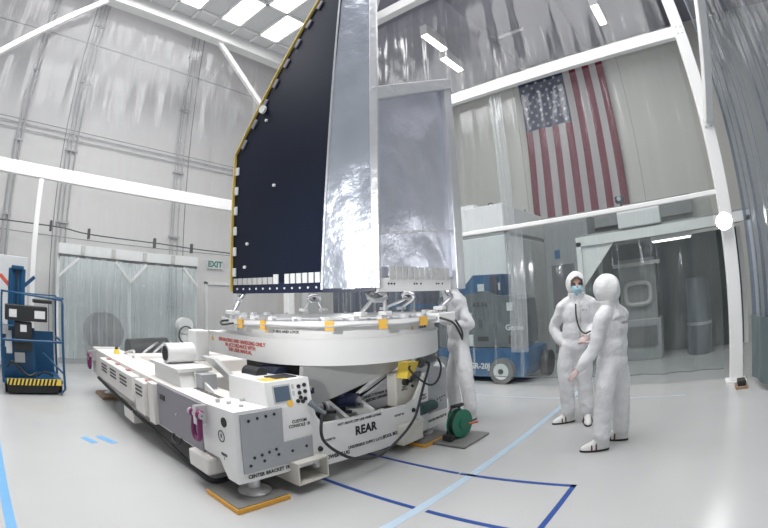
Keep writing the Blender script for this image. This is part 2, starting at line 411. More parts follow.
# ------------------------------------------------------------------ curtain enclosure
fr = thing('enclosure_frame', 'white bolted steel frame that carries the clear curtains around the cart', 'frame', (-4.2, 6.9, 0))
W = M['frame']
def rail(p0, p1, w, h, name='rail'): return obj(name, MB().bar(p0, p1, w, h, bevel=0.012), W, fr, False)
SX, SY = 0.6, 6.9                                     # corner post
def side(y): return SX + 0.26 * (SY - y)              # the near side wall runs slightly outward
rail((-9, -5, 8.29), (-9, 6.9, 8.29), 0.30, 0.42)
rail((-9, -5, 3.88), (-9, 6.9, 3.88), 0.12, 0.26)
rail((-9, 6.9, 5.42), (SX, 6.9, 5.42), 0.12, 0.21)
rail((-9, 6.9, 2.76), (SX, 6.9, 2.76), 0.06, 0.075)
rail((-9, 6.9, 8.33), (SX, 6.9, 8.33), 0.2, 0.25)
rail((SX, SY, 8.33), (side(-2), -2, 8.33), 0.2, 0.25)
rail((-5.95, 6.9, 8.3), (-3.6, 4.9, 8.3), 0.10, 0.12)
def post(x, y, w=0.2):
    p = obj('post', MB().box(x - w / 2, x + w / 2, y - w / 2, y + w / 2, 0.03, 8.25, bevel=0.012), W, fr, False)
    obj('foot_plate', MB().box(x - w * 0.8, x + w * 0.8, y - w * 0.8, y + w * 0.8, 0, 0.03), W, p, False)
    return p
pc = post(SX, SY); post(-9, 6.9); post(-9, -1.9)
for z in (5.36, 5.48, 3.72, 3.84):
    for dx in (-0.04, 0.04): obj('bolt', MB().cyl((SX + dx, SY - 0.1, z), (SX + dx, SY - 0.115, z), 0.016, seg=8), M['steel'], pc)
obj('post', MB().box(-9.05, -8.95, 0.61, 0.71, 0, 3.75), W, fr, False)
rail((SX + 0.02, SY - 0.12, 3.8), (side(5.0), 5.0, 5.75), 0.13, 0.15, 'brace')
rail((side(5.0), 5.0, 5.75), (side(2.6), 2.6, 8.2), 0.13, 0.15, 'brace')
rail((-9, -1.8, 5.2), (-9, 1.2, 8.12), 0.11, 0.12, 'brace')
rail((-9, 6.85, 5.8), (-9, 4.35, 8.12), 0.11, 0.12, 'brace')

def curtain(p0, p1, z0, z1, m, label, folds, amp, hem=None, group=None, seed=0, jag=0.0):
    """a hanging sheet of vinyl with vertical folds"""
    p0, p1 = Vector((*p0, 0)), Vector((*p1, 0)); d = p1 - p0; L = d.length; n = Vector((d.y, -d.x, 0)).normalized()
    rnd = random.Random(seed); ph = [rnd.uniform(0, 6.28) for _ in range(6)]; fq = [folds * f for f in (0.5, 0.83, 1.0, 1.37, 2.1, 3.3)]
    am = [0.9, 0.6, 1.0, 0.5, 0.35, 0.15]
    nu = int(max(60, folds * 14)); nv = 8
    def fn(u, v):
        a = sum(am[i] * math.sin(2 * PI * fq[i] * u + ph[i] + 0.5 * v * math.sin(3 * u * (i + 1))) for i in range(6)) / 2.2
        z = z1 + (z0 - z1) * v + (jag * math.sin(37 * u + ph[0]) if v > 0.99 else 0)
        p = p0 + d * u + n * (amp * a * (0.35 + 0.65 * v)); return (p.x, p.y, z)
    mb = MB().grid(fn, nu, nv)
    o = solo('clear_curtain', mb, m, label, 'curtain', group)
    if hem:
        hm = MB().tube([Vector(fn(i / nu, 1.0)) for i in range(nu + 1)], hem, 6)
        obj('hem', hm, M['machinegrey'], o)
    return o
CG = 'clear vinyl curtains of the enclosure'
curtain((-9.23, -5), (-9.23, 6.7), 0.1, 3.80, M['vinyl'], 'clear curtain hanging below the white mid rail, in front of the strip doorway', 22, 0.035, None, CG, 1)
curtain((-9.25, -5), (-9.25, 6.7), 3.95, 8.2, M['vinyltop'], 'upper clear curtain between white mid rail and filter ceiling, before the conduits', 20, 0.04, None, CG, 2)
curtain((-8.8, 7.11), (SX - 0.18, 7.11), 0.17, 2.72, M['vinylback'], 'lower clear curtain behind the two standing workers', 20, 0.045, 0.008, CG, 3)
curtain((-8.8, 7.11), (SX - 0.18, 7.11), 2.82, 5.34, M['vinyl'], 'middle clear curtain hanging before the flag', 18, 0.04, None, CG, 4, 0.0)
curtain((-8.8, 7.13), (SX - 0.18, 7.13), 5.55, 8.2, M['vinyltop'], 'top clear curtain above the white rail over the flag', 16, 0.05, None, CG, 5)
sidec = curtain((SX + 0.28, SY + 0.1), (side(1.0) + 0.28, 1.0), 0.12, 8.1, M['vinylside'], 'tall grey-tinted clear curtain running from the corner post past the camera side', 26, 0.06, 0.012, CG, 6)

q0, q1 = Vector((SX + 0.22, SY - 0.25, 0)), Vector((side(1.0) + 0.13, 1.0, 0))
obj('weighted_hem', MB().grid(lambda u, v: q0 + (q1 - q0) * u + Vector((0.02 * math.sin(70 * u), 0, 0.10 + 0.86 * v)), 90, 2), M['hemteal'], sidec)

# filter ceiling over the far side of the enclosure
fc = thing('filter_ceiling', 'white gridded filter ceiling with glowing tiles above the blue lift side', 'ceiling grid', (-7.4, 3, 8.4))
x0, y00, px, py = -8.95, -4.4, 1.2, 0.6
gb = MB(); nx, ny = 3, 18
xs = [-8.95, -8.40, -7.20, -6.00]
for x in xs + [-5.3]: gb.box(x - 0.03, x + 0.03, y00, y00 + ny * py, 8.36, 8.44)
for j in range(ny + 1): gb.box(-8.95, -5.3, y00 + j * py - 0.03, y00 + j * py + 0.03, 8.36, 8.44)
obj('grid_bar', gb, M['frame'], fc, False)
cols = list(zip(xs, xs[1:] + [-5.3]))
for i, (xa, xb) in enumerate(cols):
    for j in range(ny):
        lit = (i in (1, 2)) and ((j + i) % 2 == 1)
        obj('light_tile' if lit else 'filter_tile', MB().box(xa + 0.03, xb - 0.03, y00 + j * py + 0.03, y00 + (j + 1) * py - 0.03, 8.41, 8.43), M['tilelamp'] if lit else M['tile'], fc, False)

# lamps of the hall
def hall_lamp(x, y, label, dx=0.11, dy=0.62):
    t = thing('ceiling_lamp', label, 'lamp', (x, y, 10.6), 'long hall ceiling lamps')
    obj('housing', MB().box(x - dx - 0.03, x + dx + 0.03, y - dy - 0.03, y + dy + 0.03, 10.2, 10.6), M['frame'], t, False)
    obj('diffuser', MB().box(x - dx, x + dx, y - dy, y + dy, 10.17, 10.2), M['lamp'], t, False)
hall_lamp(-7.15, 12.9, 'bright ceiling lamp just above the white rail, near the silver panel')
hall_lamp(-1.3, 13.0, 'bright ceiling lamp above the white rail, high over the flag stripes')
hall_lamp(-6.8, 11.2, 'added lamp standing in for a film-edge reflection, over the framed silver panel')  # added lamp, imitates a reflection on the film edge
for x, y in ((-3.5, 5.2), (1.0, 4.0), (-2.0, 0.5), (2.5, 8.0), (-2.5, 9.0)):
    hall_lamp(x, y, 'bright ceiling lamp of the hall outside the picture, over the enclosure', 0.3, 0.8)
t = thing('ceiling_bar', 'thin pale bar hung under the hall ceiling between two lamps', 'bar', (-4.4, 12.4, 10.2))
obj('tube', MB().bar((-4.9, 12.4, 10.25), (-3.9, 12.4, 10.25), 0.07, 0.07), M['frame'], t, False)
for x in (-4.7, -4.1): obj('hanger', MB().cyl((x, 12.4, 10.27), (x, 12.4, 10.6), 0.012, seg=6), M['pipe'], t)
fl = thing('flood_lamp', 'small dazzling flood lamp clamped to the white corner post', 'lamp', (SX - 0.06, SY - 0.2, 2.25))
obj('housing', MB().cyl((SX - 0.06, SY - 0.19, 2.30), (SX - 0.06, SY - 0.29, 2.29), 0.06, 0.125, 24), M['frame'], fl)
obj('lens', MB().cyl((SX - 0.06, SY - 0.291, 2.29), (SX - 0.06, SY - 0.305, 2.289), 0.115, seg=24), M['flood'], fl)
obj('clamp', MB().box(SX - 0.09, SX - 0.03, SY - 0.20, SY - 0.102, 2.25, 2.35), M['steel'], fl, False)

# flag on the far wall, hung lengthwise
def flag():
    mb = MB(); X0, X1, Z0, Z1 = -5.62, -1.98, 4.05, 10.05
    def P(u, v, off=0):
        x = X0 + (X1 - X0) * (u + 0.012 * math.sin(5 * v) * (1 - u)); z = Z1 + (Z0 - Z1) * v
        return Vector((x, 15.52 + 0.05 * math.sin(u * 24 + v * 2) * (0.3 + v) - off, z))
    cu, cv = 7 / 13, 0.385
    nv = 26
    for i in range(13 * 3):
        s = i // 3; u0, u1 = i / 39, (i + 1) / 39
        for j in range(nv):
            v0, v1 = j / nv, (j + 1) / nv
            blue = s < 7 and j < 10
            mb.use(M['flagblue'] if blue else M['flagred'] if s % 2 == 0 else M['flagwhite'])
            vs = [mb.bm.verts.new(P(a, b)) for a, b in ((u0, v0), (u1, v0), (u1, v1), (u0, v1))]
            mb._f(vs)
    mb.use(M['flagwhite'])
    for r in range(11):                                # 11 rows down the hanging canton, 5 and 4 stars in turn
        k = 5 if r % 2 == 0 else 4
        for c in range(k):
            u = cu * ((c + 0.5) / 5 if k == 5 else (c + 1) / 5); v = (10 / nv) * (r + 0.7) / 11.4
            ctr = P(u, v, 0.03); ring = []
            for q in range(10):
                a = q * PI / 5; rad = 0.085 if q % 2 == 0 else 0.034
                ring.append(mb.bm.verts.new(ctr + Vector((rad * math.cos(a), 0, rad * math.sin(a)))))
            cc = mb.bm.verts.new(ctr)
            for q in range(10): mb._f([cc, ring[q], ring[(q + 1) % 10]])
    f = solo('flag', mb, None, 'large United States flag hung lengthwise on the far wall', 'flag')
    md = f.modifiers.new('thickness', 'SOLIDIFY'); md.thickness = 0.01; md.offset = 1
    obj('hanging_bar', MB().bar((X0 - 0.05, 15.55, 10.1), (X1 + 0.05, 15.55, 10.1), 0.06, 0.06), M['pipe'], f, False)
flag()

# floor tape
def tape(pts, w, m, label, closed=False):
    mb = MB()
    for a, b in zip(pts, pts[1:]):
        a, b = Vector((*a, 0)), Vector((*b, 0)); d = (b - a).normalized(); n = Vector((-d.y, d.x, 0)) * w / 2
        a2, b2 = a - d * w / 2, b + d * w / 2
        P = [a2 - n, b2 - n, b2 + n, a2 + n]
        lo = [mb.bm.verts.new((p.x, p.y, 0.0004)) for p in P]; hi = [mb.bm.verts.new((p.x, p.y, 0.0022)) for p in P]
        mb._f(hi); mb._f(lo[::-1])
        for i in range(4): mb._f([lo[i], lo[(i + 1) % 4], hi[(i + 1) % 4], hi[i]])
    return solo('floor_tape', mb, m, label, 'floor tape', smooth=False)
tape([(-1.97, 3.33), (-0.955, 3.39), (-0.955, 2.56), (-1.80, 2.555)], 0.045, M['tape_blue'], 'dark blue tape making the open outer corner of a floor rectangle, beyond the pale tape')
tape([(-5.2, 3.30), (-2.03, 3.33)], 0.04, M['tape_blue'], 'dark blue tape strip running under the cart, the one further from the camera')
tape([(-5.2, 2.5), (-1.95, 2.55)], 0.045, M['tape_blue'], 'dark blue tape strip running under the cart, nearer the camera')
tape([(-1.87, 7.6), (-1.9, 0.6)], 0.075, M['tape_light'], 'long pale blue tape line crossing the floor past the workers')
tape([(-7.2, -0.16), (-2.2, -0.09)], 0.085, M['tape_sky'], 'sky blue tape line on the floor before the blue lift')
tape([(-5.2, 0.93), (-5.04, 0.99)], 0.085, M['tape_sky'], 'short sky blue tape dash on open floor, the one nearer the lift')
tape([(-5.2, 1.12), (-4.98, 1.21)], 0.09, M['tape_sky'], 'short sky blue tape dash on open floor, the one nearer the cart')
tape([(-8.4, 6.3), (-0.2, 6.35)], 0.05, M['tape_faint'], 'faint pale blue tape line on the floor along the foot of the far curtain')

# things beyond the far curtain
ct = thing('equipment_container', 'tall white container standing behind the grey and blue boom lift', 'container', (-4.4, 9.9, 0))
obj('body', MB().box(-5.07, -3.85, 8.6, 11.2, 0, 2.91, bevel=0.02), M['contwhite'], ct, False)
obj('top_section', MB().box(-5.07, -3.85, 8.6, 11.2, 2.99, 3.6, bevel=0.02), M['contwhite'], ct, False)
obj('joint_band', MB().box(-5.05, -3.87, 8.63, 11.17, 2.91, 2.99), M['cabinetgrey'], ct, False)
obj('roof_box', MB().box(-5.1, -4.6, 8.7, 9.6, 3.6, 3.7), M['contwhite'], ct, False)
obj('lifting_hook', MB().tube(arc((-4.2, 8.75, 3.6), 0.07, 0, PI, 8), 0.014, 6), M['dark'], ct)
obj('lifting_hook', MB().tube(arc((-3.95, 10.2, 3.6), 0.07, 0, PI, 8, 'yz'), 0.014, 6), M['dark'], ct)
curtain((-3.12, 7.0), (-2.80, 7.0), 0.62, 2.70, M['wrap'], 'gathered hazy curtain edge hanging between the boom lift and the standing workers', 3, 0.022, None, CG, 9)
curtain((-3.16, 7.0), (-2.92, 7.0), 2.82, 5.3, M['wrap'], 'gathered hazy curtain edge hanging before the wall beside the flag', 3, 0.02, None, CG, 12)
ca = thing('grey_cabinet', 'grey equipment cabinet with a darker door, between container and dark shutter', 'cabinet', (-2.9, 10.4, 0))
obj('body', MB().box(-3.45, -2.35, 10.0, 10.9, 0, 3.3, bevel=0.02), M['cabinetgrey'], ca, False)
cd = obj('door', MB().box(-3.3, -2.75, 9.97, 10.0, 0.15, 2.2), M['darkdoor'], ca, False)
obj('handle', MB().box(-2.83, -2.8, 9.94, 9.97, 1.0, 1.2), M['steel'], cd, False)
obj('warning_plate', MB().box(-3.2, -3.08, 9.985, 9.999, 2.35, 2.55), M['blue'], ca, False)

bt = thing('inspection_booth', 'white framed booth with clear walls and a lit lamp, behind the two standing workers', 'booth', (-1.0, 9.3, 0))
obj('header', MB().box(-2.25, 1.2, 8.45, 8.58, 2.42, 2.60), M['frame'], bt, False)
obj('roof', MB().box(-2.2, 1.2, 8.5, 10.5, 2.58, 2.64), M['cabinetgrey'], bt, False)
for x in (-2.2, 1.15):
    for y in (8.5, 10.4): obj('post', MB().box(x - 0.05, x + 0.05, y - 0.05, y + 0.05, 0, 2.5), M['frame'], bt, False)
obj('gusset', MB().prism([(-2.15, 2.42), (-1.5, 2.42), (-2.15, 1.65)], 'y', 8.5, 8.53), M['frame'], bt, False)
obj('rear_wall', MB().box(-2.2, 1.2, 10.4, 10.46, 0, 2.5), M['partition'], bt, False)
obj('side_wall', MB().box(-2.2, -2.17, 8.55, 10.4, 0, 2.42), M['vinylback'], bt, False)
lm = obj('lamp', MB().box(-0.78, 0.04, 8.64, 8.98, 2.34, 2.42), M['frame'], bt, False)
obj('diffuser', MB().box(-0.75, 0.01, 8.66, 8.96, 2.325, 2.34), M['boothlamp'], lm, False)
sb = thing('booth_top_box', 'plain pale box sitting on the booth header under the flag', 'box', (-0.93, 8.52, 2.642))
obj('shell', MB().box(-1.36, -0.52, 8.42, 8.7, 2.642, 3.0, bevel=0.02), M['label'], sb, False)
obj('back_plate', MB().box(-1.3, -0.58, 8.7, 8.73, 2.66, 2.96), M['cabinetgrey'], sb, False)
cm = thing('booth_camera', 'small dark camera on a stalk above the pale booth box', 'camera', (-1.27, 8.5, 3.0))
obj('stalk', MB().cyl((-1.27, 8.56, 3.001), (-1.27, 8.56, 3.16), 0.02, seg=8), M['dark'], cm)
obj('body', MB().box(-1.36, -1.18, 8.42, 8.62, 3.14, 3.26, bevel=0.02), M['navy'], cm, False)
obj('lens', MB().cyl((-1.27, 8.42, 3.2), (-1.27, 8.36, 3.2), 0.04, seg=12), M['steel'], cm)
eq = thing('test_rack', 'dim grey test rack with pale tubes inside the booth', 'rack', (-1.2, 9.6, 0))
obj('frame', MB().box(-1.7, -0.75, 9.4, 9.9, 0, 0.85, bevel=0.02).box(-1.62, -0.83, 9.5, 9.85, 0.85, 2.1), M['cabinetgrey'], eq, False)
obj('loop', MB().tube([(-1.22 + 0.27 * math.copysign(abs(math.cos(a)) ** 0.5, math.cos(a)), 9.42, 1.38 + 0.22 * math.copysign(abs(math.sin(a)) ** 0.5, math.sin(a))) for a in [2 * PI * i / 32 + 0.05 for i in range(32)]], 0.045, 8, closed=True), M['greylight'], eq)
obj('shelf', MB().box(-1.7, -0.7, 9.3, 9.5, 1.95, 2.02), M['greylight'], eq, False)
obj('drawer', MB().box(-1.6, -0.85, 9.36, 9.4, 0.3, 0.7), M['darkdoor'], eq, False)
tk = thing('grey_drum', 'dull grey drum standing in the booth beside the corner post', 'drum', (0.05, 9.7, 0))
obj('body', MB().lathe([(0.001, 0.0), (0.25, 0.0), (0.26, 0.05), (0.26, 1.5), (0.22, 1.56), (0.001, 1.56)], (0.05, 9.7, 0), 24), M['machinegrey'], tk)
obj('band', MB().ring((0.05, 9.7), 0.255, 0.27, 0.6, 0.66, 24), M['steel'], tk)
dc = thing('dark_cabinet', 'dark blue-grey cabinet behind the far curtain, seen in the gap under the dark panel', 'cabinet', (-7.6, 8.5, 0))
obj('body', MB().box(-8.75, -6.85, 8.2, 8.9, 0.06, 2.05, bevel=0.02), M['cabslate'], dc, False)
obj('plinth', MB().box(-8.7, -6.9, 8.25, 8.85, 0, 0.06), M['dark'], dc, False)
for x in (-8.68, -7.78): obj('door', MB().box(x, x + 0.86, 8.185, 8.2, 0.12, 2.0), M['cabslate'], dc, False)
dt = thing('slate_crate', 'dark slate crate behind the far curtain, seen in the gap under the framed foil face', 'crate', (-5.7, 8.1, 0))
obj('body', MB().box(-6.6, -5.45, 7.75, 8.4, 0.1, 1.9, bevel=0.02), M['cabslate'], dt, False)
for x in (-6.5, -5.65): obj('skid', MB().box(x, x + 0.1, 7.78, 8.37, 0, 0.1), M['dark'], dt, False)
obj('band', MB().box(-6.61, -5.44, 7.74, 8.41, 1.45, 1.52), M['blue'], dt, False)
sm = thing('floor_block', 'small dark block on the floor at the foot of the corner post', 'block', (0.62, 6.5, 0))
obj('base', MB().box(0.56, 0.74, 6.38, 6.66, 0, 0.035), M['padbrown'], sm, False)
obj('body', MB().box(0.59, 0.71, 6.42, 6.62, 0.035, 0.11, bevel=0.01), M['dark'], sm, False)

# ------------------------------------------------------------------ transport cart
C = (-3.63, 3.44)
cart = thing('transport_cart', 'long white transport cart with tilting ring frame, marked REAR, on levelling feet', 'cart', (-5.1, 3.05, 0))
WH, WM, GY = M['white'], M['warm'], M['grey']
Y0, Y1 = 1.65, 4.5
# two side beams, each with its hardware
bl = MB().use(WM).prism([(-7.62, 0.36), (-7.35, 0.28), (-3.4, 0.30), (-3.4, 0.785), (-7.62, 0.765)], 'y', Y0, 2.08)
beam = obj('side_beam', bl, None, cart, False)
br = MB().prism([(-7.62, 0.36), (-7.35, 0.28), (-3.3, 0.30), (-3.3, 0.785), (-7.62, 0.765)], 'y', 4.05, Y1)
beam2 = obj('side_beam', br, WM, cart, False)
obj('cross_beam', MB().box(-7.5, -7.15, 2.08, 4.05, 0.34, 0.7, bevel=0.015), WM, cart, False)
obj('cross_beam', MB().box(-5.2, -4.9, 2.08, 4.05, 0.34, 0.7, bevel=0.015), WM, cart, False)
obj('deck_plate', MB().box(-4.9, -3.2, 2.08, 4.05, 0.42, 0.46), M['greylight'], cart, False)
obj('deck_plate', MB().box(-7.15, -5.2, 2.08, 4.05, 0.40, 0.44), WM, cart, False)
# grey cover and vented covers on the near side
gp = obj('cover_panel', MB().box(-4.45, -3.41, 1.625, Y0, 0.325, 0.772, bevel=0.006), M['greypanel'], cart, False)
obj('latch', MB().box(-4.36, -4.24, 1.615, 1.626, 0.62, 0.67), M['dark'], gp, False)
obj('keyhole', MB().cyl((-3.95, 1.615, 0.55), (-3.95, 1.626, 0.55), 0.012, seg=8), M['steel'], gp)
obj('handle', MB().tube(smooth_path([(-4.08, 1.64, 0.325), (-4.06, 1.6, 0.27), (-3.92, 1.6, 0.26), (-3.9, 1.64, 0.325)], 4), 0.012, 6), M['dark'], gp)
for x0, x1, z0, z1, slots in ((-6.75, -5.08, 0.43, 0.735, 3), (-4.98, -4.66, 0.36, 0.735, 1)):
    vb = obj('vented_cover', MB().box(x0, x1, 1.54, Y0, z0, z1, bevel=0.012), WM, cart, False)
    for i in range(slots):
        xa = x0 + (0.14 + i * 0.5 if slots > 1 else 0.04)
        for j in range(3): obj('vent_slot', MB().box(xa, xa + (0.3 if slots > 1 else 0.22), 1.534, 1.541, z1 - 0.075 - j * 0.045, z1 - 0.058 - j * 0.045), M['dark'], vb, False)
    for i in range(slots):
        xa = x0 + 0.2 + i * 0.5
        if xa < x1: obj('hinge', MB().box(xa, xa + 0.10, 1.60, 1.645, z1 + 0.001, z1 + 0.012), M['pinkmark'], vb, False)
obj('cover_post', MB().box(-4.64, -4.47, 1.58, Y0, 0.31, 0.76, bevel=0.01), WM, cart, False)
# near end block with its grey bracket plate
eb = MB().prism([(-3.4, 0.36), (-3.13, 0.36), (-3.02, 0.215), (-2.86, 0.215), (-2.86, 0.81), (-3.4, 0.79)], 'y', 1.63, 2.09)
eb.box(-3.12, -2.86, 2.09, 2.40, 0.215, 0.50)
end = obj('end_block', eb, WH, cart, False)
pl = obj('bracket_plate', MB().prism([(1.68, 0.30), (2.37, 0.30), (2.37, 0.49), (2.07, 0.49), (2.07, 0.79), (1.68, 0.79)], 'x', -2.86, -2.843), GY, cart, False)
for y, z in ((1.75, 0.73), (1.83, 0.74), (1.91, 0.745), (1.99, 0.75), (1.78, 0.42), (1.85, 0.43), (1.92, 0.44), (1.99, 0.45), (2.01, 0.40), (1.87, 0.375), (1.74, 0.36), (2.15, 0.40), (2.30, 0.41)):
    obj('bolt_hole', MB().cyl((-2.843, y, z), (-2.838, y, z), 0.0125, seg=10), M['ink'], pl)
text('lettering', 'CENTER BRACKET 1R', 0.042, M['ink'], end, (-2.858, 1.92, 0.258), (0, 1, 0), (0, 0, 1), 0.0012)
mk = MB().ring((0, 0), 0.042, 0.05, 0, 0.004, 24)
for v in mk.bm.verts: v.co = Vector((-3.07 + v.co.x, 1.63 - v.co.z, 0.57 + v.co.y))
obj('ring_mark', mk, M['ink'], end)
text('lettering', 'R', 0.05, M['ink'], end, (-3.07, 1.628, 0.57), (1, 0, 0), (0, 0, 1), 0.001)
text('lettering', 'SLING\n1', 0.034, M['ink'], end, (-3.05, 1.628, 0.40), (1, 0, 0), (0, 0, 1), 0.001)
obj('bore', MB().cyl((-3.01, 1.634, 0.70), (-3.01, 1.622, 0.70), 0.04, seg=16), M['ink'], end)
for x, y, s in ((-3.3, 1.74, 1), (-3.18, 1.78, 1), (-3.22, 1.93, 1), (-3.08, 1.99, 0), (-3.02, 1.8, 0), (-3.36, 1.98, 0)):
    obj('knob', MB().cyl((x, y, 0.78), (x, y, 0.822), 0.02, seg=10), M['greylight'], end)
text('lettering', 'SUPPORT LEG LOCK OPEN BEFORE LIFT\nDO NOT TURN WITH LOAD ON RING', 0.03, M['ink'], beam, (-3.72, 1.86, 0.788), (1, 0, 0), (0, 1, 0), 0.0008)
# shackles
def shackle(x, z, y=1.57):
    s = obj('shackle', MB().tube([(x - 0.055, y - 0.02, z + 0.10), (x - 0.062, y - 0.03, z - 0.02)] + [(x + 0.062 * math.cos(a), y - 0.03, z - 0.05 + 0.062 * math.sin(a)) for a in [PI + PI * i / 10 for i in range(11)]] + [(x + 0.062, y - 0.03, z - 0.02), (x + 0.055, y - 0.02, z + 0.10)], 0.024, 10), M['plum'], cart)
    obj('pin', MB().cyl((x - 0.13, y - 0.02, z + 0.11), (x + 0.10, y - 0.02, z + 0.11), 0.03, seg=12), M['steel'], s)
    e = MB().ball((x - 0.06, y - 0.02, z + 0.11), 0.042, seg=12).ball((x + 0.06, y - 0.02, z + 0.11), 0.042, seg=12)
    obj('eye', e, M['plum'], s)
    obj('pad_eye', MB().prism([(x - 0.03, z + 0.02), (x + 0.03, z + 0.02), (x + 0.03, z + 0.18), (x - 0.03, z + 0.18)], 'y', y - 0.04, 1.66), M['steel'], s, False)
shackle(-3.33, 0.60)
shackle(-7.55, 0.56)
# fork pockets
for (x0, x1, y0, y1, z0, z1) in ((-3.60, -3.24, 1.56, 2.0, 0.17, 0.33), (-5.6, -5.2, 1.56, 2.0, 0.13, 0.30)):
    obj('fork_pocket', MB().box(x0, x1, y0, y1, z0, z1, bevel=0.02), WM, cart, False)
def pocket(y0, y1, z0, z1, xa, xb):
    t = 0.014
    obj('fork_pocket', MB().box(xa, xb, y0, y1, z0, z0 + t).box(xa, xb, y0, y1, z1 - t, z1).box(xa, xb, y0, y0 + t, z0 + t, z1 - t).box(xa, xb, y1 - t, y1, z0 + t, z1 - t), M['beige'], cart, False)
pocket(2.13, 2.46, 0.10, 0.30, -3.4, -2.76)
obj('fork_pocket', MB().box(-3.4, -2.78, 3.52, 3.87, 0.09, 0.31, bevel=0.006), M['beige'], cart, False)
# REAR plate
rp = obj('rear_plate', MB().prism([(2.40, 0.17), (3.30, 0.115), (4.05, 0.12), (4.50, 0.13), (4.50, 0.28), (4.09, 0.30), (4.09, 0.80), (4.03, 0.80), (3.95, 0.66), (3.84, 0.53), (3.72, 0.50), (2.40, 0.57)], 'x', -2.90, -2.86), WH, cart, False)
X = -2.858
text('lettering', 'REAR', 0.12, M['ink'], rp, (X, 3.05, 0.395), (0, 1, -0.03), (0, 0, 1), 0.005, spacing=1.06)
text('lettering', 'NOT ABOVE STEP LINE WHEN LIFTING', 0.034, M['ink'], rp, (X, 2.98, 0.505), (0, 1, -0.03), (0, 0, 1), 0.0008)
text('lettering', 'UNDERSIDE SUPPLY LATCH', 0.042, M['ink'], rp, (X, 3.06, 0.245), (0, 1, -0.05), (0, 0, 1), 0.001)
text('lettering', 'TOOL BOX', 0.05, M['ink'], rp, (X, 3.42, 0.235), (0, 1, -0.03), (0, 0, 1), 0.002)
text('lettering', 'TOWER PLUG', 0.05, M['ink'], rp, (X, 2.66, 0.225), (0, 1, -0.06), (0, 0, 1), 0.002)
text('lettering', 'SOCKET 1R', 0.026, M['ink'], rp, (X, 2.58, 0.40), (0, 1, -0.03), (0, 0, 1), 0.0006)
text('lettering', 'SOCKET 2R', 0.03, M['ink'], rp, (X, 3.56, 0.42), (0, 1, -0.03), (0, 0, 1), 0.0006)
text('lettering', 'SUPPLY\nSOCKET', 0.036, M['ink'], rp, (X, 3.995, 0.53), (0, 1, 0), (0, 0, 1), 0.001)
text('lettering', 'CENTER BRACKET 2R', 0.04, M['ink'], rp, (X, 4.27, 0.21), (0, 1, 0), (0, 0, 1), 0.001)
for y, z in ((2.46, 0.34), (3.80, 0.42)):
    obj('socket', MB().cyl((X, y, z), (X + 0.02, y, z), 0.026, 0.02, 14), M['dark'], rp)
gk = MB()
obj('end_plate', MB().box(-3.3, -2.87, 4.092, 4.5, 0.282, 0.80), GY, cart, False)
for y, z in ((4.29, 0.44), (4.34, 0.445), (4.39, 0.45), (4.44, 0.455), (4.36, 0.41)): obj('bolt_hole', MB().cyl((-2.872, y, z), (-2.865, y, z), 0.010, seg=8), M['ink'], cart)
obj('green_plug', MB().cyl((-2.86, 3.93, 0.40), (-2.84, 4.18, 0.40), 0.075, 0.06, 16), M['darkgreen'], cart)
obj('lower_bracket', MB().box(-3.3, -2.95, 3.98, 4.42, 0.07, 0.26, bevel=0.02), M['navy'], cart, False)
# console on the near corner
cp = [(-3.46, 0.787), (-2.862, 0.79), (-2.862, 0.80), (-2.90, 1.0), (-3.46, 0.99)]
con = obj('console', MB().prism(cp, 'y', 1.95, 2.40), WH, cart, False)
obj('apron', MB().prism([(2.07, 0.79), (2.40, 0.79), (2.43, 0.66), (2.55, 0.50), (2.07, 0.49)], 'x', -2.90, -2.856), WH, con, False)
sl = Vector((-0.038, 0, 0.2)).normalized(); nx = Vector((sl.z, 0, -sl.x))
def face(y, z, off=0.0):                     # a point on the sloped console face
    t = (z - 0.80) / 0.2
    return Vector((-2.862 - 0.038 * t, y, z)) + nx * off
def plate(y0, y1, z0, z1, th=0.006):
    return MB().solid([face(y0, z0, th), face(y1, z0, th), face(y1, z1, th), face(y0, z1, th)], th, nx)
obj('screen', plate(2.03, 2.18, 0.835, 0.955), M['screen'], con, False)
obj('screen_bezel', plate(2.015, 2.195, 0.82, 0.97, 0.003), M['greylight'], con, False)
for y, z in ((2.28, 0.935), (2.34, 0.94), (2.28, 0.88), (2.34, 0.885), (2.285, 0.84), (2.33, 0.825), (2.25, 0.815), (2.30, 0.805)):
    a = face(y, z); obj('button', MB().cyl(a, a + nx * 0.012, 0.017, seg=12), M['ink'], con)
for y, z in ((2.22, 0.94), (2.22, 0.885)):
    obj('button_label', MB().solid([face(y - 0.012, z - 0.02, 0.003), face(y + 0.012, z - 0.02, 0.003), face(y + 0.012, z + 0.02, 0.003), face(y - 0.012, z + 0.02, 0.003)], 0.003, nx), M['greylight'], con, False)
a = face(2.17, 0.807); obj('key_tag', MB().cyl(a, a + nx * 0.006, 0.03, seg=14), M['amber'], con)
obj('top_marker', MB().box(-3.08, -2.95, 2.0, 2.22, 0.995, 1.002), M['amber'], con, False)
obj('top_cutout', MB().box(-3.15, -2.98, 2.12, 2.34, 0.996, 1.006), M['dark'], con, False)
text('lettering', 'CUSTOM\nCONSOLE 1R', 0.038, M['ink'], con, (-2.855, 2.25, 0.625), (0, 1, -0.02), (0, 0, 1), 0.001)
obj('plug', MB().cyl((-2.85, 2.36, 0.79), (-2.74, 2.44, 0.69), 0.028, 0.02, 12), M['machinegrey'], cart)
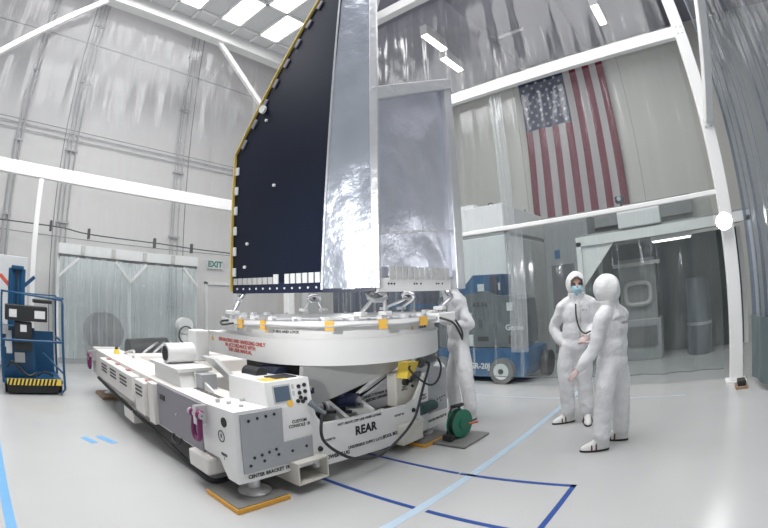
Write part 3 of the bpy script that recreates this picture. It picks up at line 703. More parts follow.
# pivot pedestals and housings, both sides
def pivot(y0, sgn):
    ya, yb = y0, y0 + sgn * 0.34
    lo, hi = min(ya, yb), max(ya, yb)
    p = obj('pedestal', MB().prism([(-4.80, 0.775), (-4.06, 0.78), (-4.12, 0.93), (-4.80, 0.93)], 'y', lo, hi), WH, cart, False)
    obj('cap', MB().prism([(-4.88, 0.93), (-4.08, 0.93), (-4.08, 0.965), (-4.88, 0.965)], 'y', lo - 0.03, hi + 0.03), WH, p, False)
    obj('gusset', MB().prism([(-4.10, 0.93), (-3.62, 0.785), (-4.06, 0.785)], 'y', (ya + yb) / 2 - 0.01, (ya + yb) / 2 + 0.01), WH, p, False)
    h = obj('pivot_housing', MB().cyl((-4.50, ya + sgn * 0.02, 1.075), (-4.50, yb, 1.075), 0.11, seg=28), WH, cart)
    obj('bore', MB().cyl((-4.50, ya + sgn * 0.012, 1.075), (-4.50, ya + sgn * 0.025, 1.075), 0.078, seg=24), M['ink'], h)
    for k in range(8):
        aa = 2 * PI * k / 8; obj('bolt', MB().cyl((-4.50 + 0.094 * math.cos(aa), ya + sgn * 0.012, 1.075 + 0.094 * math.sin(aa)), (-4.50 + 0.094 * math.cos(aa), ya + sgn * 0.022, 1.075 + 0.094 * math.sin(aa)), 0.009, seg=6), M['steel'], h)
    obj('arm_block', MB().box(-4.60, -4.38, yb, yb + sgn * 0.16, 0.985, 1.325, bevel=0.015), WH, h, False)
    obj('grey_block', MB().box(-4.0, -3.86, lo + 0.14, lo + 0.30, 0.785, 0.93), GY, p, False)
pivot(1.74, 1); pivot(4.44 + 0.02, -1)
# U-shaped tilting frame: straight arms from the pivots, a half ring toward the rear
R = 1.13
def upath(r, n=36):
    pts = [(-4.56, C[1] - r), (C[0], C[1] - r)]
    pts += [(C[0] + r * math.cos(a), C[1] + r * math.sin(a)) for a in [-PI / 2 + PI * i / n for i in range(1, n)]]
    return pts + [(C[0], C[1] + r), (-4.56, C[1] + r)]
def uband(ro, ri, z0, z1):
    O, I = upath(ro), upath(ri); mb = MB(); V = []
    for o, i in zip(O, I):
        V.append([mb.bm.verts.new((o[0], o[1], z0)), mb.bm.verts.new((o[0], o[1], z1)), mb.bm.verts.new((i[0], i[1], z1)), mb.bm.verts.new((i[0], i[1], z0))])
    for A, B in zip(V, V[1:]):
        for k in range(4): mb._f([A[k], A[(k + 1) % 4], B[(k + 1) % 4], B[k]])
    mb._f(V[0]); mb._f(V[-1][::-1]); return mb
yoke = obj('tilting_frame', uband(R, R - 0.22, 1.075, 1.30), WH, cart)
obj('lip', uband(R + 0.008, R - 0.23, 1.30, 1.312), WH, yoke)
def wrap_on(r, z, s0):
    def f(u, v, w):
        s = s0 + u; rr = r + 0.002 + w
        if s < 0: return (C[0] + s, C[1] - rr, z + v)
        a = -PI / 2 + s / r
        return (C[0] + rr * math.cos(a), C[1] + rr * math.sin(a), z + v)
    return f
for line, z in (('SEPARATING AND HANDLING ONLY', 1.238), ('IN ACCORDANCE WITH', 1.192), ('THE USER MANUAL', 1.146)):
    text('lettering', line, 0.052, M['redink'], yoke, (0, 0, 0), (1, 0, 0), (0, 0, 1), 0.0018, warp=wrap_on(R, z, -0.22))
text('warning_mark', 'A', 0.075, M['amber'], yoke, (0, 0, 0), (1, 0, 0), (0, 0, 1), 0.004, warp=wrap_on(R, 1.235, -0.80))
drum = obj('ring_drum', MB().ring(C, 0.80, 1.10, 1.312, 1.425, 72), WH, cart)
obj('seam_lip', MB().ring(C, 0.80, 1.106, 1.312, 1.33, 72), WH, drum)
text('lettering', 'TURN AND LOCK', 0.034, M['ink'], drum, (0, 0, 0), (1, 0, 0), (0, 0, 1), 0.001, warp=wrap_on(1.10, 1.372, 0.42))
text('lettering', 'LOCK PIN', 0.034, M['ink'], drum, (0, 0, 0), (1, 0, 0), (0, 0, 1), 0.001, warp=wrap_on(1.10, 1.366, 1.86))
text('warning_mark', 'A', 0.05, M['amber'], drum, (0, 0, 0), (1, 0, 0), (0, 0, 1), 0.003, warp=wrap_on(1.10, 1.372, 0.20))
text('warning_mark', 'A', 0.05, M['amber'], drum, (0, 0, 0), (1, 0, 0), (0, 0, 1), 0.003, warp=wrap_on(1.10, 1.366, 1.68))
# hopper plates, clevis and actuator below the ring
hop = MB()
hop.solid([(-3.08, 2.46, 1.07), (-3.08, 4.06, 1.07), (-3.10, 3.76, 0.88), (-3.14, 2.46, 0.65)], 0.05)
obj('slanted_plate', hop, M['greylight'], cart, False)
obj('slanted_plate', MB().solid([(-3.14, 4.10, 1.05), (-3.14, 4.3, 1.05), (-3.20, 3.42, 0.70), (-3.20, 3.26, 0.67)], 0.05), M['greylight'], cart, False)
obj('slanted_plate', MB().solid([(-4.35, 2.16, 1.06), (-4.05, 2.16, 1.06), (-3.45, 2.20, 0.79), (-3.56, 2.20, 0.79)], 0.05), M['greylight'], cart, False)
obj('dark_void_fill', MB().box(-3.9, -3.3, 2.42, 3.9, 0.46, 1.05), M['dark'], cart, False)  # black block in the open void; its shade is put into the colour
obj('cylinder', MB().cyl((-3.5, 2.36, 0.98), (-3.22, 2.36, 0.98), 0.075, seg=16), M['navy'], cart)
obj('cylinder', MB().cyl((-3.5, 2.17, 1.0), (-3.26, 2.17, 1.0), 0.06, seg=16), M['dark'], cart)
bp = obj('blue_label_plate', MB().box(-3.075, -3.06, 2.52, 2.60, 0.80, 1.05), M['navy'], cart, False)
text('lettering', 'SERIAL PLATE', 0.03, M['label'], bp, (-3.058, 2.56, 0.925), (0, 0, 1), (0, -1, 0), 0.0006)
for y in (2.86, 3.22):
    cv = obj('clevis', MB().prism([(-3.32, 0.46), (-2.92, 0.46), (-2.94, 0.54), (-3.20, 0.66), (-3.30, 0.63)], 'y', y, y + 0.05), WH, cart, False)
    obj('bore', MB().cyl((-3.2, y - 0.035, 0.60), (-3.2, y + 0.002, 0.60), 0.062, seg=18), WH, cv)
    obj('pin_hole', MB().cyl((-3.2, y - 0.04, 0.60), (-3.2, y - 0.03, 0.60), 0.036, seg=14), M['ink'], cv)
obj('actuator', MB().cyl((-3.2, 3.04, 0.64), (-3.0, 3.10, 0.66), 0.07, seg=18), M['navy'], cart)
obj('actuator_cap', MB().cyl((-3.0, 3.10, 0.66), (-2.98, 3.105, 0.663), 0.035, seg=14), M['steel'], cart)
obj('actuator_rod', MB().cyl((-3.3, 2.5, 0.58), (-3.22, 2.86, 0.60), 0.045, seg=14), M['warm'], cart)
obj('hose', MB().tube(smooth_path([(-3.0, 2.42, 0.62), (-3.05, 2.7, 0.60), (-3.1, 3.1, 0.52)], 5), 0.016, 6), M['dark'], cart)
ps = obj('supply_plate', MB().prism([(3.25, 0.46), (3.78, 0.50), (3.86, 0.84), (3.25, 0.62)], 'x', -3.14, -3.10), GY, cart, False)
text('lettering', 'CONNECT POWER SUPPLY\nBEFORE OPENING', 0.045, M['ink'], ps, (-3.098, 3.50, 0.615), (0, 1, 0.02), (0, 0, 1), 0.0012)
sw = obj('switch_panel', MB().box(-3.1, -2.97, 3.66, 4.06, 0.47, 0.84, bevel=0.01), M['beige'], cart, False)
obj('rotary_switch', MB().cyl((-2.97, 3.80, 0.73), (-2.93, 3.80, 0.73), 0.04, seg=16), M['ink'], sw)
obj('switch_lever', MB().box(-2.95, -2.93, 3.80, 3.90, 0.715, 0.745), M['ink'], sw, False)
obj('indicator', MB().cyl((-2.97, 3.94, 0.66), (-2.955, 3.94, 0.66), 0.016, seg=10), M['ink'], sw)
text('lettering', 'I\n\n\nMAIN\nSWITCH', 0.028, M['ink'], sw, (-2.968, 3.80, 0.70), (0, 1, 0), (0, 0, 1), 0.0006)
obj('grey_socket', MB().box(-2.97, -2.90, 3.93, 4.03, 0.72, 0.82, bevel=0.008), M['machinegrey'], cart, False)
obj('yellow_connector', MB().prism([(3.66, 0.80), (3.76, 0.83), (3.84, 0.90), (3.88, 0.96), (3.70, 0.97)], 'x', -2.96, -2.82), M['yellow'], cart, False)
obj('plug_body', MB().cyl((-2.86, 3.95, 0.93), (-2.90, 4.28, 0.94), 0.06, 0.045, 14), M['machinegrey'], cart)
# cables
obj('cable', MB().tube(smooth_path([(-2.76, 2.42, 0.70), (-2.70, 2.36, 0.49), (-2.68, 2.57, 0.29), (-2.68, 2.80, 0.19), (-2.68, 3.06, 0.16), (-2.70, 3.38, 0.25), (-2.72, 3.62, 0.37), (-2.74, 3.73, 0.48), (-2.74, 3.82, 0.66), (-2.74, 3.95, 0.90), (-2.80, 4.0, 0.93)], 8), 0.014, 8), M['dark'], cart)
obj('cable', MB().tube(smooth_path([(-2.80, 4.22, 0.95), (-2.72, 4.16, 0.86), (-2.70, 4.06, 0.73), (-2.70, 3.9, 0.70), (-2.74, 3.72, 0.82), (-2.82, 3.70, 0.92), (-2.86, 3.95, 0.94)], 8), 0.012, 8), M['dark'], cart)
obj('cable', MB().tube(smooth_path([(-7.25, 1.62, 0.34), (-6.6, 1.60, 0.33), (-5.6, 1.58, 0.30), (-4.8, 1.60, 0.24), (-4.2, 1.66, 0.12), (-3.8, 1.70, 0.03), (-3.46, 1.70, 0.025), (-3.44, 1.9, 0.03), (-3.6, 2.1, 0.03)], 8), 0.024, 8), M['dark'], cart)
# far end details on the near beam
obj('end_cap', MB().box(-7.68, -7.55, 1.63, 2.1, 0.36, 0.79, bevel=0.015), M['greylight'], cart, False)
obj('beacon', MB().cyl((-6.9, 1.86, 0.77), (-6.9, 1.86, 0.84), 0.05, 0.035, 14), M['yellow'], cart)
obj('beacon_knob', MB().ball((-6.9, 1.86, 0.86), 0.028, seg=10), M['dark'], cart)
obj('tie_strap', MB().tube(smooth_path([(-6.9, 2.0, 0.78), (-6.5, 2.02, 0.86), (-6.3, 1.95, 0.80)], 5), 0.02, 6), M['greylight'], cart)
obj('far_box', MB().box(-6.1, -5.6, 3.0, 3.6, 0.44, 0.80, bevel=0.02), WM, cart, False)
# levelling feet
def foot(x, y, top, pad):
    f = obj('levelling_foot', MB().lathe([(0.001, pad), (0.135, pad), (0.14, pad + 0.015), (0.09, pad + 0.04), (0.075, pad + 0.05), (0.001, pad + 0.05)], (x, y, 0), 28), M['steel'], cart)
    obj('stem', MB().cyl((x, y, pad + 0.045), (x, y, top), 0.055, seg=18), M['steel'], f)
foot(-3.0, 1.85, 0.23, 0.0565); foot(-2.99, 4.13, 0.10, 0.0535); foot(-7.38, 1.88, 0.32, 0.0515); foot(-7.38, 4.3, 0.32, 0.0)
def pad(name, x0, x1, y0, y1, m, mt, label, h=0.05):
    p = thing(name, label, 'floor pad', ((x0 + x1) / 2, (y0 + y1) / 2, 0), 'boards under the feet of the cart')
    obj('board', MB().box(x0, x1, y0, y1, 0.001, h - 0.012, bevel=0.004), m, p, False)
    obj('top_sheet', MB().box(x0 + 0.01, x1 - 0.01, y0 + 0.01, y1 - 0.01, h - 0.012, h, bevel=0.003), mt, p, False)
pad('foot_board', -3.28, -2.78, 1.545, 2.05, M['padwood'], M['padtop'], 'orange-edged board with grey top under the nearest levelling foot', 0.055)
pad('foot_board', -3.25, -2.70, 3.78, 4.30, M['padwood'], M['padtop'], 'orange-edged board under the cart foot next to the green reel', 0.052)
pad('foot_board', -7.66, -7.10, 1.64, 2.12, M['padbrown'], M['padbrown'], 'brown board under the foot at the far end of the cart, by the blue lift')

# upper adapter ring  carrying the payload
ar = obj('adapter_ring', MB().ring(C, 1.0, 1.26, 1.426, 1.478, 96), M['steel'], cart)
obj('ring_cover', MB().ring(C, 1.261, 1.268, 1.428, 1.474, 96), M['frame'], ar)
def onring(r, a, z): a = math.radians(a); return Vector((C[0] + r * math.cos(a), C[1] + r * math.sin(a), z))
for a, w in ((-88, 4.2), (-46, 3.4), (-25, 3.6), (-4.5, 4.6), (-74, 2.6), (30, 3.6), (-120, 3.6)):
    mb = MB().ring(C, 1.269, 1.282, 1.398, 1.482, 6, math.radians(a - w / 2), math.radians(a + w / 2))
    obj('amber_clamp', mb, M['amber'], ar)
for k in range(36):
    p = onring(1.22, k * 10, 1.478); obj('bolt', MB().cyl(p, p + Vector((0, 0, 0.02)), 0.017, seg=6), M['steel'], ar)
for k in range(18):
    p = onring(1.10, -170 + k * 13.5, 1.48); obj('clamp', MB().box(p.x - 0.03, p.x + 0.03, p.y - 0.03, p.y + 0.03, 1.478, 1.51), M['frame'], ar, False)
obj('cable', MB().tube([onring(1.275 + 0.008 * math.sin(k), -150 + k * 4, 1.437 + 0.006 * math.sin(k * 0.7)) for k in range(46)], 0.009, 6), M['pipe'], ar)
obj('loom', MB().tube(smooth_path([onring(1.27, -100, 1.46), onring(1.34, -101, 1.45), onring(1.36, -97, 1.42), onring(1.30, -92, 1.44)], 5), 0.01, 6), M['dark'], ar)
obj('loom', MB().tube(smooth_path([onring(1.27, 6, 1.46), onring(1.42, 8, 1.40), onring(1.46, 12, 1.26), onring(1.44, 16, 1.22), onring(1.42, 19, 1.30), onring(1.32, 22, 1.45)], 6), 0.011, 6), M['dark'], ar)
obj('side_box', MB().bar(onring(1.24, 6, 1.452), onring(1.24, 20, 1.452) + Vector((0.08, 0, 0)), 0.12, 0.09, bevel=0.01), M['frame'], ar, False)

# ------------------------------------------------------------------ payload
pay = thing('payload_shield', 'tall spacecraft shield with dark slanted panel and silver film faces, standing above the ring', 'spacecraft part', (C[0], C[1], 1.485))
P0 = Vector((-4.104, 2.392, 0)); P1 = Vector((-2.902, 2.605, 0)); P2 = Vector((-2.471, 2.82, 0)); P3 = Vector((-2.43, 4.10, 0))
ZB = 1.73
def at(p, z): return Vector((p.x, p.y, z))
def lerp(a, b, t): return a + (b - a) * t
dv = (P1 - P0); dn = Vector((dv.y, -dv.x, 0)).normalized()          # outward, toward the camera side
zk, zp = 3.25, 5.30
Q1 = Vector((-2.665, 2.647, 0))
TH = 0.06
mb = MB().solid([at(P0, ZB + 0.10), at(P1, ZB + 0.10), at(Q1, zp), at(P0, zk)], TH, dn)
dp = obj('dark_panel', mb, M['solar'], pay, False)
obj('panel_backing', MB().solid([at(P0, ZB + 0.10) - dn * TH, at(P1, ZB + 0.10) - dn * TH, at(Q1, zp) - dn * TH, at(P0, zk) - dn * TH], 0.03, dn), M['film2'], dp, False)
# yellow edge, clips, studs
e0, e1, e2 = at(P0, ZB + 0.02), at(P0, zk), at(Q1, zp)
dl = dv.normalized()
obj('edge_tape', MB().bar(e0 - dl * 0.012, e1 - dl * 0.012 + Vector((0, 0, 0.01)), 0.055, 0.014, up=dl).bar(e1 - dl * 0.012, e2 - dl * 0.012 + Vector((0, 0, 0.012)), 0.014, 0.055, up=dn), M['gold'], dp, False)
for i in range(6):
    z = 1.95 + i * 0.22
    c = at(P0, z) + dl * 0.035 + dn * 0.012
    obj('edge_clip', MB().bar(c - Vector((0, 0, 0.045)), c + Vector((0, 0, 0.045)), 0.05, 0.02, up=dn, bevel=0.006), M['label'], dp, False)
sd = (e2 - e1).normalized(); inn = Vector((dl.x * sd.z, dl.y * sd.z, -math.hypot(sd.x, sd.y)))
for i in range(9):
    c = lerp(e1, e2, 0.06 + i * 0.10) + inn * 0.045 + dn * 0.012
    obj('edge_clip', MB().bar(c - sd * 0.055, c + sd * 0.055, 0.045, 0.02, up=dn, bevel=0.006), M['greypanel'], dp, False)
c = lerp(e1, e2, 0.235) + inn * 0.085 + dn * 0.02
obj('round_fitting', MB().cyl(c, c + dn * 0.03, 0.046, seg=20), M['label'], dp)
for u, z in ((0.16, 2.0), (0.19, 2.24), (0.37, 3.55), (0.5, 2.8)):
    c = at(lerp(P0, P1, u), z); obj('stud', MB().cyl(c, c + dn * 0.02, 0.016, seg=10), M['label'], dp)
sm = MB()
for u in ():
    a = at(lerp(P0, P1, u), ZB + 0.11); b = at(lerp(P0, P1, u + 0.03), min(zk + (zp - zk) * u - 0.12, 5.0)); pass
# bottom rail of the dark face, with pale tabs
rl = obj('bottom_rail', MB().solid([at(P0, ZB), at(P1, ZB), at(P1, ZB + 0.10), at(P0, ZB + 0.10)], 0.07, dn), M['navy'], pay, False)
for i in range(16):
    if i in (9,): continue
    u0 = 0.02 + i * 0.061; a, b = lerp(P0, P1, u0), lerp(P0, P1, u0 + (0.05 if i < 9 else 0.045)); h = 0.155 if i < 8 else 0.18
    obj('rail_tab', MB().solid([at(a, ZB + 0.088) + dn * 0.014, at(b, ZB + 0.088) + dn * 0.014, at(b, ZB + h) + dn * 0.014, at(a, ZB + h) + dn * 0.014], 0.013, dn), M['greylight'] if i < 8 else M['label'], rl, False)
for i in range(12):
    c = at(lerp(P0, P1, 0.06 + 0.08 * i), ZB + 0.045); obj('rivet', MB().cyl(c, c + dn * 0.006, 0.011, seg=8), M['label'], rl)
# silver film face
T1, T2 = Vector((-2.700, 2.680, 0)), Vector((-2.42, 2.845, 0))
def filmface(a0, a1, b0, b1, z0, z1, nrm, amp, nu=14, nv=40, seed=0, th=0.02, rise=0.0):
    r = random.Random(seed); ph = [r.uniform(0, 6) for _ in range(6)]
    def fn(u, v):
        p = lerp(at(lerp(a0, b0, v), z0 + (z1 - z0) * v), at(lerp(a1, b1, v), z0 + (z1 - z0) * v), u)
        w = math.sin(u * PI) * (math.sin(7 * v + ph[0] + 2 * u) + 0.6 * math.sin(17 * v + ph[1] - 3 * u) + 0.4 * math.sin(33 * v + ph[2] + 9 * u) + 0.5 * math.sin(9 * u + ph[3] + 3 * v))
        return p + nrm * amp * w + Vector((0, 0, rise * u * v))
    mb = MB().grid(fn, nu, nv); lo = mb.bm.verts[:]
    back = bmesh.ops.extrude_face_region(mb.bm, geom=mb.bm.faces[:])
    for g in back['geom']:
        if isinstance(g, bmesh.types.BMVert): g.co -= nrm * th
    return mb
fv = P2 - P1; fn_ = Vector((fv.y, -fv.x, 0)).normalized()
sf = obj('silver_face', filmface(P1 + fn_ * 0.02, P2 + fn_ * 0.02, T1 + fn_ * 0.02, T2 + fn_ * 0.02, ZB + 0.02, 5.3, fn_, 0.006, seed=3), M['film'], pay)
obj('edge_strip', MB().bar(at(P1, ZB + 0.02) + fn_ * 0.03, at(T1, 5.3) + fn_ * 0.03, 0.018, 0.02, up=fn_), M['foilframe'], sf, False)
obj('corner_post', MB().bar(at(P2, ZB + 0.02) + fn_ * 0.03 + Vector((0, 0.02, 0)), at(T2, 5.3) + fn_ * 0.03 + Vector((0, 0.02, 0)), 0.075, 0.06, up=fn_, bevel=0.008), M['foilframe'], pay, False)
# framed foil face
gv = P3 - P2; gn = Vector((gv.y, -gv.x, 0)).normalized(); gl = gv.normalized()
ZT, ZT3 = 3.54, 4.15
ff = obj('foil_face', filmface(P2, P3, P2, P3, ZB + 0.13, ZT, gn, 0.010, 22, 34, seed=11, rise=ZT3 - ZT), M['film2'], pay)
obj('top_frame', MB().bar(at(P2, ZT) + gn * 0.02, at(P3, ZT3) + gn * 0.02 + gl * 0.05, 0.11, 0.13, bevel=0.01), M['foilframe'], pay, False)
obj('side_frame', MB().bar(at(P3, ZB) + gn * 0.012, at(P3, ZT3) + gn * 0.012, 0.09, 0.16, up=gl, bevel=0.01), M['foilframe'], pay, False)
obj('cross_seam', MB().bar(at(P2, 2.22) + gn * 0.022, at(P3, 2.38) + gn * 0.022, 0.012, 0.022, up=(0, 0, 1)), M['foilframe'], ff, False)
PS = lerp(P2, P3, 0.86)
sr = obj('slotted_rail', MB().solid([at(P2, ZB - 0.01) + gn * 0.03, at(PS, ZB - 0.01) + gn * 0.03, at(PS, ZB + 0.11) + gn * 0.03, at(P2, ZB + 0.11) + gn * 0.03], 0.05, gn), M['white'], pay, False)
for i in range(11):
    u0 = 0.11 + i * 0.068; a, b = lerp(P2, P3, u0), lerp(P2, P3, u0 + 0.046)
    obj('tab', MB().solid([at(a, ZB + 0.10) + gn * 0.042, at(b, ZB + 0.10) + gn * 0.042, at(b, ZB + 0.215) + gn * 0.042, at(a, ZB + 0.215) + gn * 0.042], 0.012, gn), M['greylight'], sr, False)
for u in (0.10, 0.13, 0.16, 0.38, 0.41, 0.46, 0.66, 0.69, 0.74):
    c = at(lerp(P2, P3, u), ZB + 0.06) + gn * 0.03; obj('rail_hole', MB().cyl(c, c + gn * 0.006, 0.009, seg=8), M['ink'], sr)
# hidden rear faces close the barrel
R1, R2 = Vector((-3.3, 4.55, 0)), Vector((-4.75, 3.7, 0))
for a, b, z in ((P3, R1, 3.4), (R1, R2, 3.4), (R2, P0, 3.2)):
    v = b - a; n = Vector((v.y, -v.x, 0)).normalized()
    obj('rear_panel', MB().solid([at(a, ZB + 0.1), at(b, ZB + 0.1), at(b, z), at(a, z)], 0.03, n), M['film2'], pay, False)
obj('base_ring', MB().ring((-3.2, 3.5), 0.45, 0.60, ZB + 0.12, ZB + 0.18, 48), M['steel'], pay)
obj('bottom_rail', MB().solid([at(P1, ZB - 0.005) + fn_ * 0.028, at(P2, ZB - 0.005) + fn_ * 0.028, at(P2, ZB + 0.03) + fn_ * 0.028, at(P1, ZB + 0.03) + fn_ * 0.028], 0.06, fn_), M['navy'], pay, False)
# strut pairs
def bipod(top, a, r=1.17, spread=10):
    top = Vector(top)
    ra = math.radians(a); ov = Vector((math.cos(ra), math.sin(ra), 0)); tv = Vector((-ov.y, ov.x, 0)); sv = (Vector((0, 0, 1)) * 0.8 - ov * 0.6)
    b = obj('strut_bracket', MB().tube([top + tv * (0.085 * math.cos(k * PI / 4 + PI / 8)) + sv * (0.05 * math.sin(k * PI / 4 + PI / 8)) for k in range(8)], 0.022, 8, closed=True), M['steel'], pay, False)
    obj('ball_joint', MB().ball(top, 0.024, seg=12), M['machinegrey'], b)
    for s in (-1, 1):
        f = onring(r, a + s * spread, 1.535); t = top + tv * (s * 0.06) - sv * 0.05
        g = obj('strut', MB().tube([t, lerp(t, f, 0.15), lerp(t, f, 0.85), f], [0.012, 0.018, 0.018, 0.012], 10), M['steel'], b)
        obj('strut_foot', MB().box(f.x - 0.045, f.x + 0.045, f.y - 0.045, f.y + 0.045, 1.512, 1.55, bevel=0.008), M['frame'], b, False)
bipod((-2.50, 2.86, 1.685), -27.5, 1.19, 5.6)
bipod((-4.05, 2.46, 1.69), -112, 1.17, 5.5)
bipod((-4.55, 3.92, 1.69), 152, 1.15, 7)
bipod((-2.62, 4.22, 1.685), 40, 1.18, 6)
bipod((-3.4, 4.5, 1.69), 95, 1.15, 7)
for x, y in ((-2.50, 2.86), (-4.05, 2.46), (-4.55, 3.92), (-2.62, 4.22)):
    obj('bracket_stem', MB().cyl((x, y, 1.715), (x, y, ZB + 0.02), 0.03, seg=10), M['steel'], pay)

# ------------------------------------------------------------------ cable reel on its plate
pt = thing('floor_plate', 'square grey metal plate on the floor under the green reel', 'plate', (-2.5, 4.2, 0))
obj('sheet', MB().box(-2.72, -2.30, 3.93, 4.50, 0.004, 0.028, bevel=0.004), M['padtop'], pt, False)
for x, y in ((-2.7, 3.95), (-2.32, 3.95), (-2.7, 4.48), (-2.32, 4.48)): obj('rubber_stud', MB().box(x - 0.015, x + 0.015, y - 0.015, y + 0.015, 0, 0.004), M['dark'], pt, False)
rx, ry, rz, rr_ = -2.53, 4.22, 0.20, 0.165
rd = Vector((1, -0.18, 0.0)).normalized()
rt = thing('cable_reel', 'green hand cable reel with black handle and red crank on a metal plate', 'cable reel', (rx, ry, 0.029))
rc = Vector((rx, ry, rz))
obj('flange', MB().cyl(rc + rd * 0.035, rc + rd * 0.05, rr_, seg=32), M['green'], rt)
obj('flange', MB().cyl(rc - rd * 0.05, rc - rd * 0.035, rr_, seg=32), M['green'], rt)
obj('cable_wind', MB().cyl(rc - rd * 0.035, rc + rd * 0.035, rr_ * 0.88, seg=28), M['dark'], rt)
obj('hub', MB().cyl(rc + rd * 0.05, rc + rd * 0.065, 0.06, seg=20), M['green'], rt)
side_v = Vector((-rd.y, rd.x, 0))
obj('stand', MB().tube([rc - rd * 0.07 + side_v * 0.13 + Vector((0, 0, -0.157)), rc - rd * 0.07 + side_v * 0.1 + Vector((0, 0, 0.1)), rc - rd * 0.07 + side_v * 0.05 + Vector((0, 0, 0.2))], 0.013, 8)
    .tube([rc - rd * 0.07 - side_v * 0.13 + Vector((0, 0, -0.157)), rc - rd * 0.07 - side_v * 0.1 + Vector((0, 0, 0.1)), rc - rd * 0.07 - side_v * 0.05 + Vector((0, 0, 0.2))], 0.013, 8), M['dark'], rt)
obj('carry_handle', MB().tube(smooth_path([rc - rd * 0.07 - side_v * 0.05 + Vector((0, 0, 0.19)), rc - side_v * 0.03 + Vector((0, 0, 0.215)), rc + side_v * 0.05 + Vector((0, 0, 0.21)), rc - rd * 0.07 + side_v * 0.06 + Vector((0, 0, 0.19))], 4), 0.022, 8), M['dark'], rt)
ck = rc + rd * 0.065 + side_v * 0.09 + Vector((0, 0, -0.02))
obj('crank', MB().cyl(ck, ck + rd * 0.08 + side_v * 0.06 + Vector((0, 0, 0.02)), 0.013, seg=10), M['redink'], rt)
obj('outlet_box', MB().box(rx - 0.10, rx + 0.02, ry - 0.21, ry - 0.15, 0.03, 0.10, bevel=0.008), M['dark'], rt, False)

# ------------------------------------------------------------------ blue mast lift, near the far-side curtain
BL = M['bluelift']
lf = thing('mast_lift', 'blue mast lift with guard rails and a yellow-black striped toe board', 'lift', (-8.0, 0.55, 0))
obj('chassis', MB().box(-8.9, -7.56, 0.10, 0.98, 0.02, 0.22, bevel=0.02), M['dark'], lf, False)
for x in (-8.7, -7.8):
    for y in (0.06, 0.98): obj('wheel', MB().cyl((x, y, 0.11), (x, y + 0.08, 0.11), 0.11, seg=18), M['dark'], lf)
obj('platform', MB().box(-8.5, -7.5, 0.05, 1.05, 0.19, 0.24), BL, lf, False)
tbd = MB().use(M['yellow']).box(-7.505, -7.49, 0.10, 1.02, 0.165, 0.265)
n = 14
tbd.use(M['ink'])
for i in range(n):
    ya = 0.10 + 0.92 * i / n
    if ya + 0.085 < 1.03:
        tbd.prism([(ya, 0.166), (ya + 0.033, 0.166), (ya + 0.066, 0.264), (ya + 0.033, 0.264)], 'x', -7.491, -7.487)
obj('toe_board', tbd, None, lf, False)
def lr(pts, r=0.021, name='guard_rail'): return obj(name, MB().tube(pts, r, 10), BL, lf)
lr([(-7.5, 0.04, 0.2), (-7.5, 0.04, 1.60), (-7.5, 1.06, 1.53), (-7.5, 1.08, 1.45), (-7.5, 1.08, 0.10), (-7.5, 1.0, 0.03)])
lr([(-7.5, 0.04, 0.86), (-7.5, 1.08, 0.86)])
lr([(-8.45, 0.04, 0.2), (-8.45, 0.04, 1.58), (-8.45, 1.08, 1.58), (-8.45, 1.08, 0.2)])
for y in (0.04, 1.08):
    lr([(-8.45, y, 1.55), (-7.5, y, 1.55)]); lr([(-8.45, y, 0.86), (-7.5, y, 0.86)])
lr([(-7.5, 1.08, 0.35), (-7.62, 0.86, 0.56), (-7.9, 0.78, 0.62)], 0.018, 'diagonal_rail')
gt = obj('back_panel', MB().box(-8.40, -8.36, 0.1, 1.02, 0.24, 0.95), BL, lf, False)
obj('side_panel', MB().box(-8.1, -7.75, 0.06, 0.3, 0.24, 1.05, bevel=0.01), BL, lf, False)
cbx = obj('control_box', MB().box(-7.72, -7.5, 0.10, 0.82, 1.16, 1.40, bevel=0.015), M['dark'], lf, False)
for y0, y1 in ((0.17, 0.30), (0.60, 0.78)):
    obj('sticker', MB().box(-7.5, -7.494, y0, y1, 1.21, 1.33), M['label'], cbx, False)
btw = obj('battery_tower', MB().box(-7.9, -7.54, 0.26, 0.56, 0.70, 1.14, bevel=0.01), M['dark'], lf, False)
obj('sticker', MB().box(-7.54, -7.534, 0.36, 0.47, 0.99, 1.10), M['label'], btw, False)
obj('sticker', MB().box(-7.755, -7.744, 0.12, 0.22, 0.62, 0.98), M['label'], lf, False)
obj('panel_front', MB().box(-7.78, -7.755, 0.06, 0.62, 0.25, 1.04), BL, lf, False)
for y0, y1, z0, z1 in ((0.26, 0.44, 0.48, 0.64), (0.06, 0.16, 0.92, 1.06), (0.10, 0.2, 0.72, 0.86)):
    obj('sticker', MB().box(-7.76, -7.749, y0, y1, z0, z1), M['label'], lf, False)
ms = obj('mast', MB().box(-8.9, -8.65, 0.17, 0.26, 0.22, 2.0, bevel=0.01).box(-8.9, -8.65, 0.41, 0.50, 0.22, 2.0, bevel=0.01), BL, lf, False)
obj('mast_cap', MB().box(-8.92, -8.62, 0.22, 0.46, 1.98, 2.05, bevel=0.01), BL, lf, False)
obj('mast_core', MB().box(-8.85, -8.7, 0.26, 0.41, 0.22, 1.98), M['blue'], lf, False)
obj('chain', MB().box(-8.68, -8.66, 0.31, 0.35, 0.3, 1.97), M['dark'], lf, False)
obj('side_arm', MB().bar((-8.7, 0.48, 1.70), (-8.65, 0.68, 1.88), 0.05, 0.06), BL, lf, False)
obj('side_arm', MB().bar((-8.7, 0.18, 1.70), (-8.65, 0.0, 1.86), 0.05, 0.06), M['redink'], lf, False)
obj('tool_tray', MB().box(-8.3, -7.95, 0.62, 0.95, 1.44, 1.50, bevel=0.01), M['dark'], lf, False)
obj('cable', MB().tube(smooth_path([(-7.6, 0.12, 0.42), (-7.58, 0.2, 0.52), (-7.6, 0.35, 0.4), (-7.58, 0.48, 0.30), (-7.6, 0.6, 0.34)], 5), 0.022, 7), M['dark'], lf)
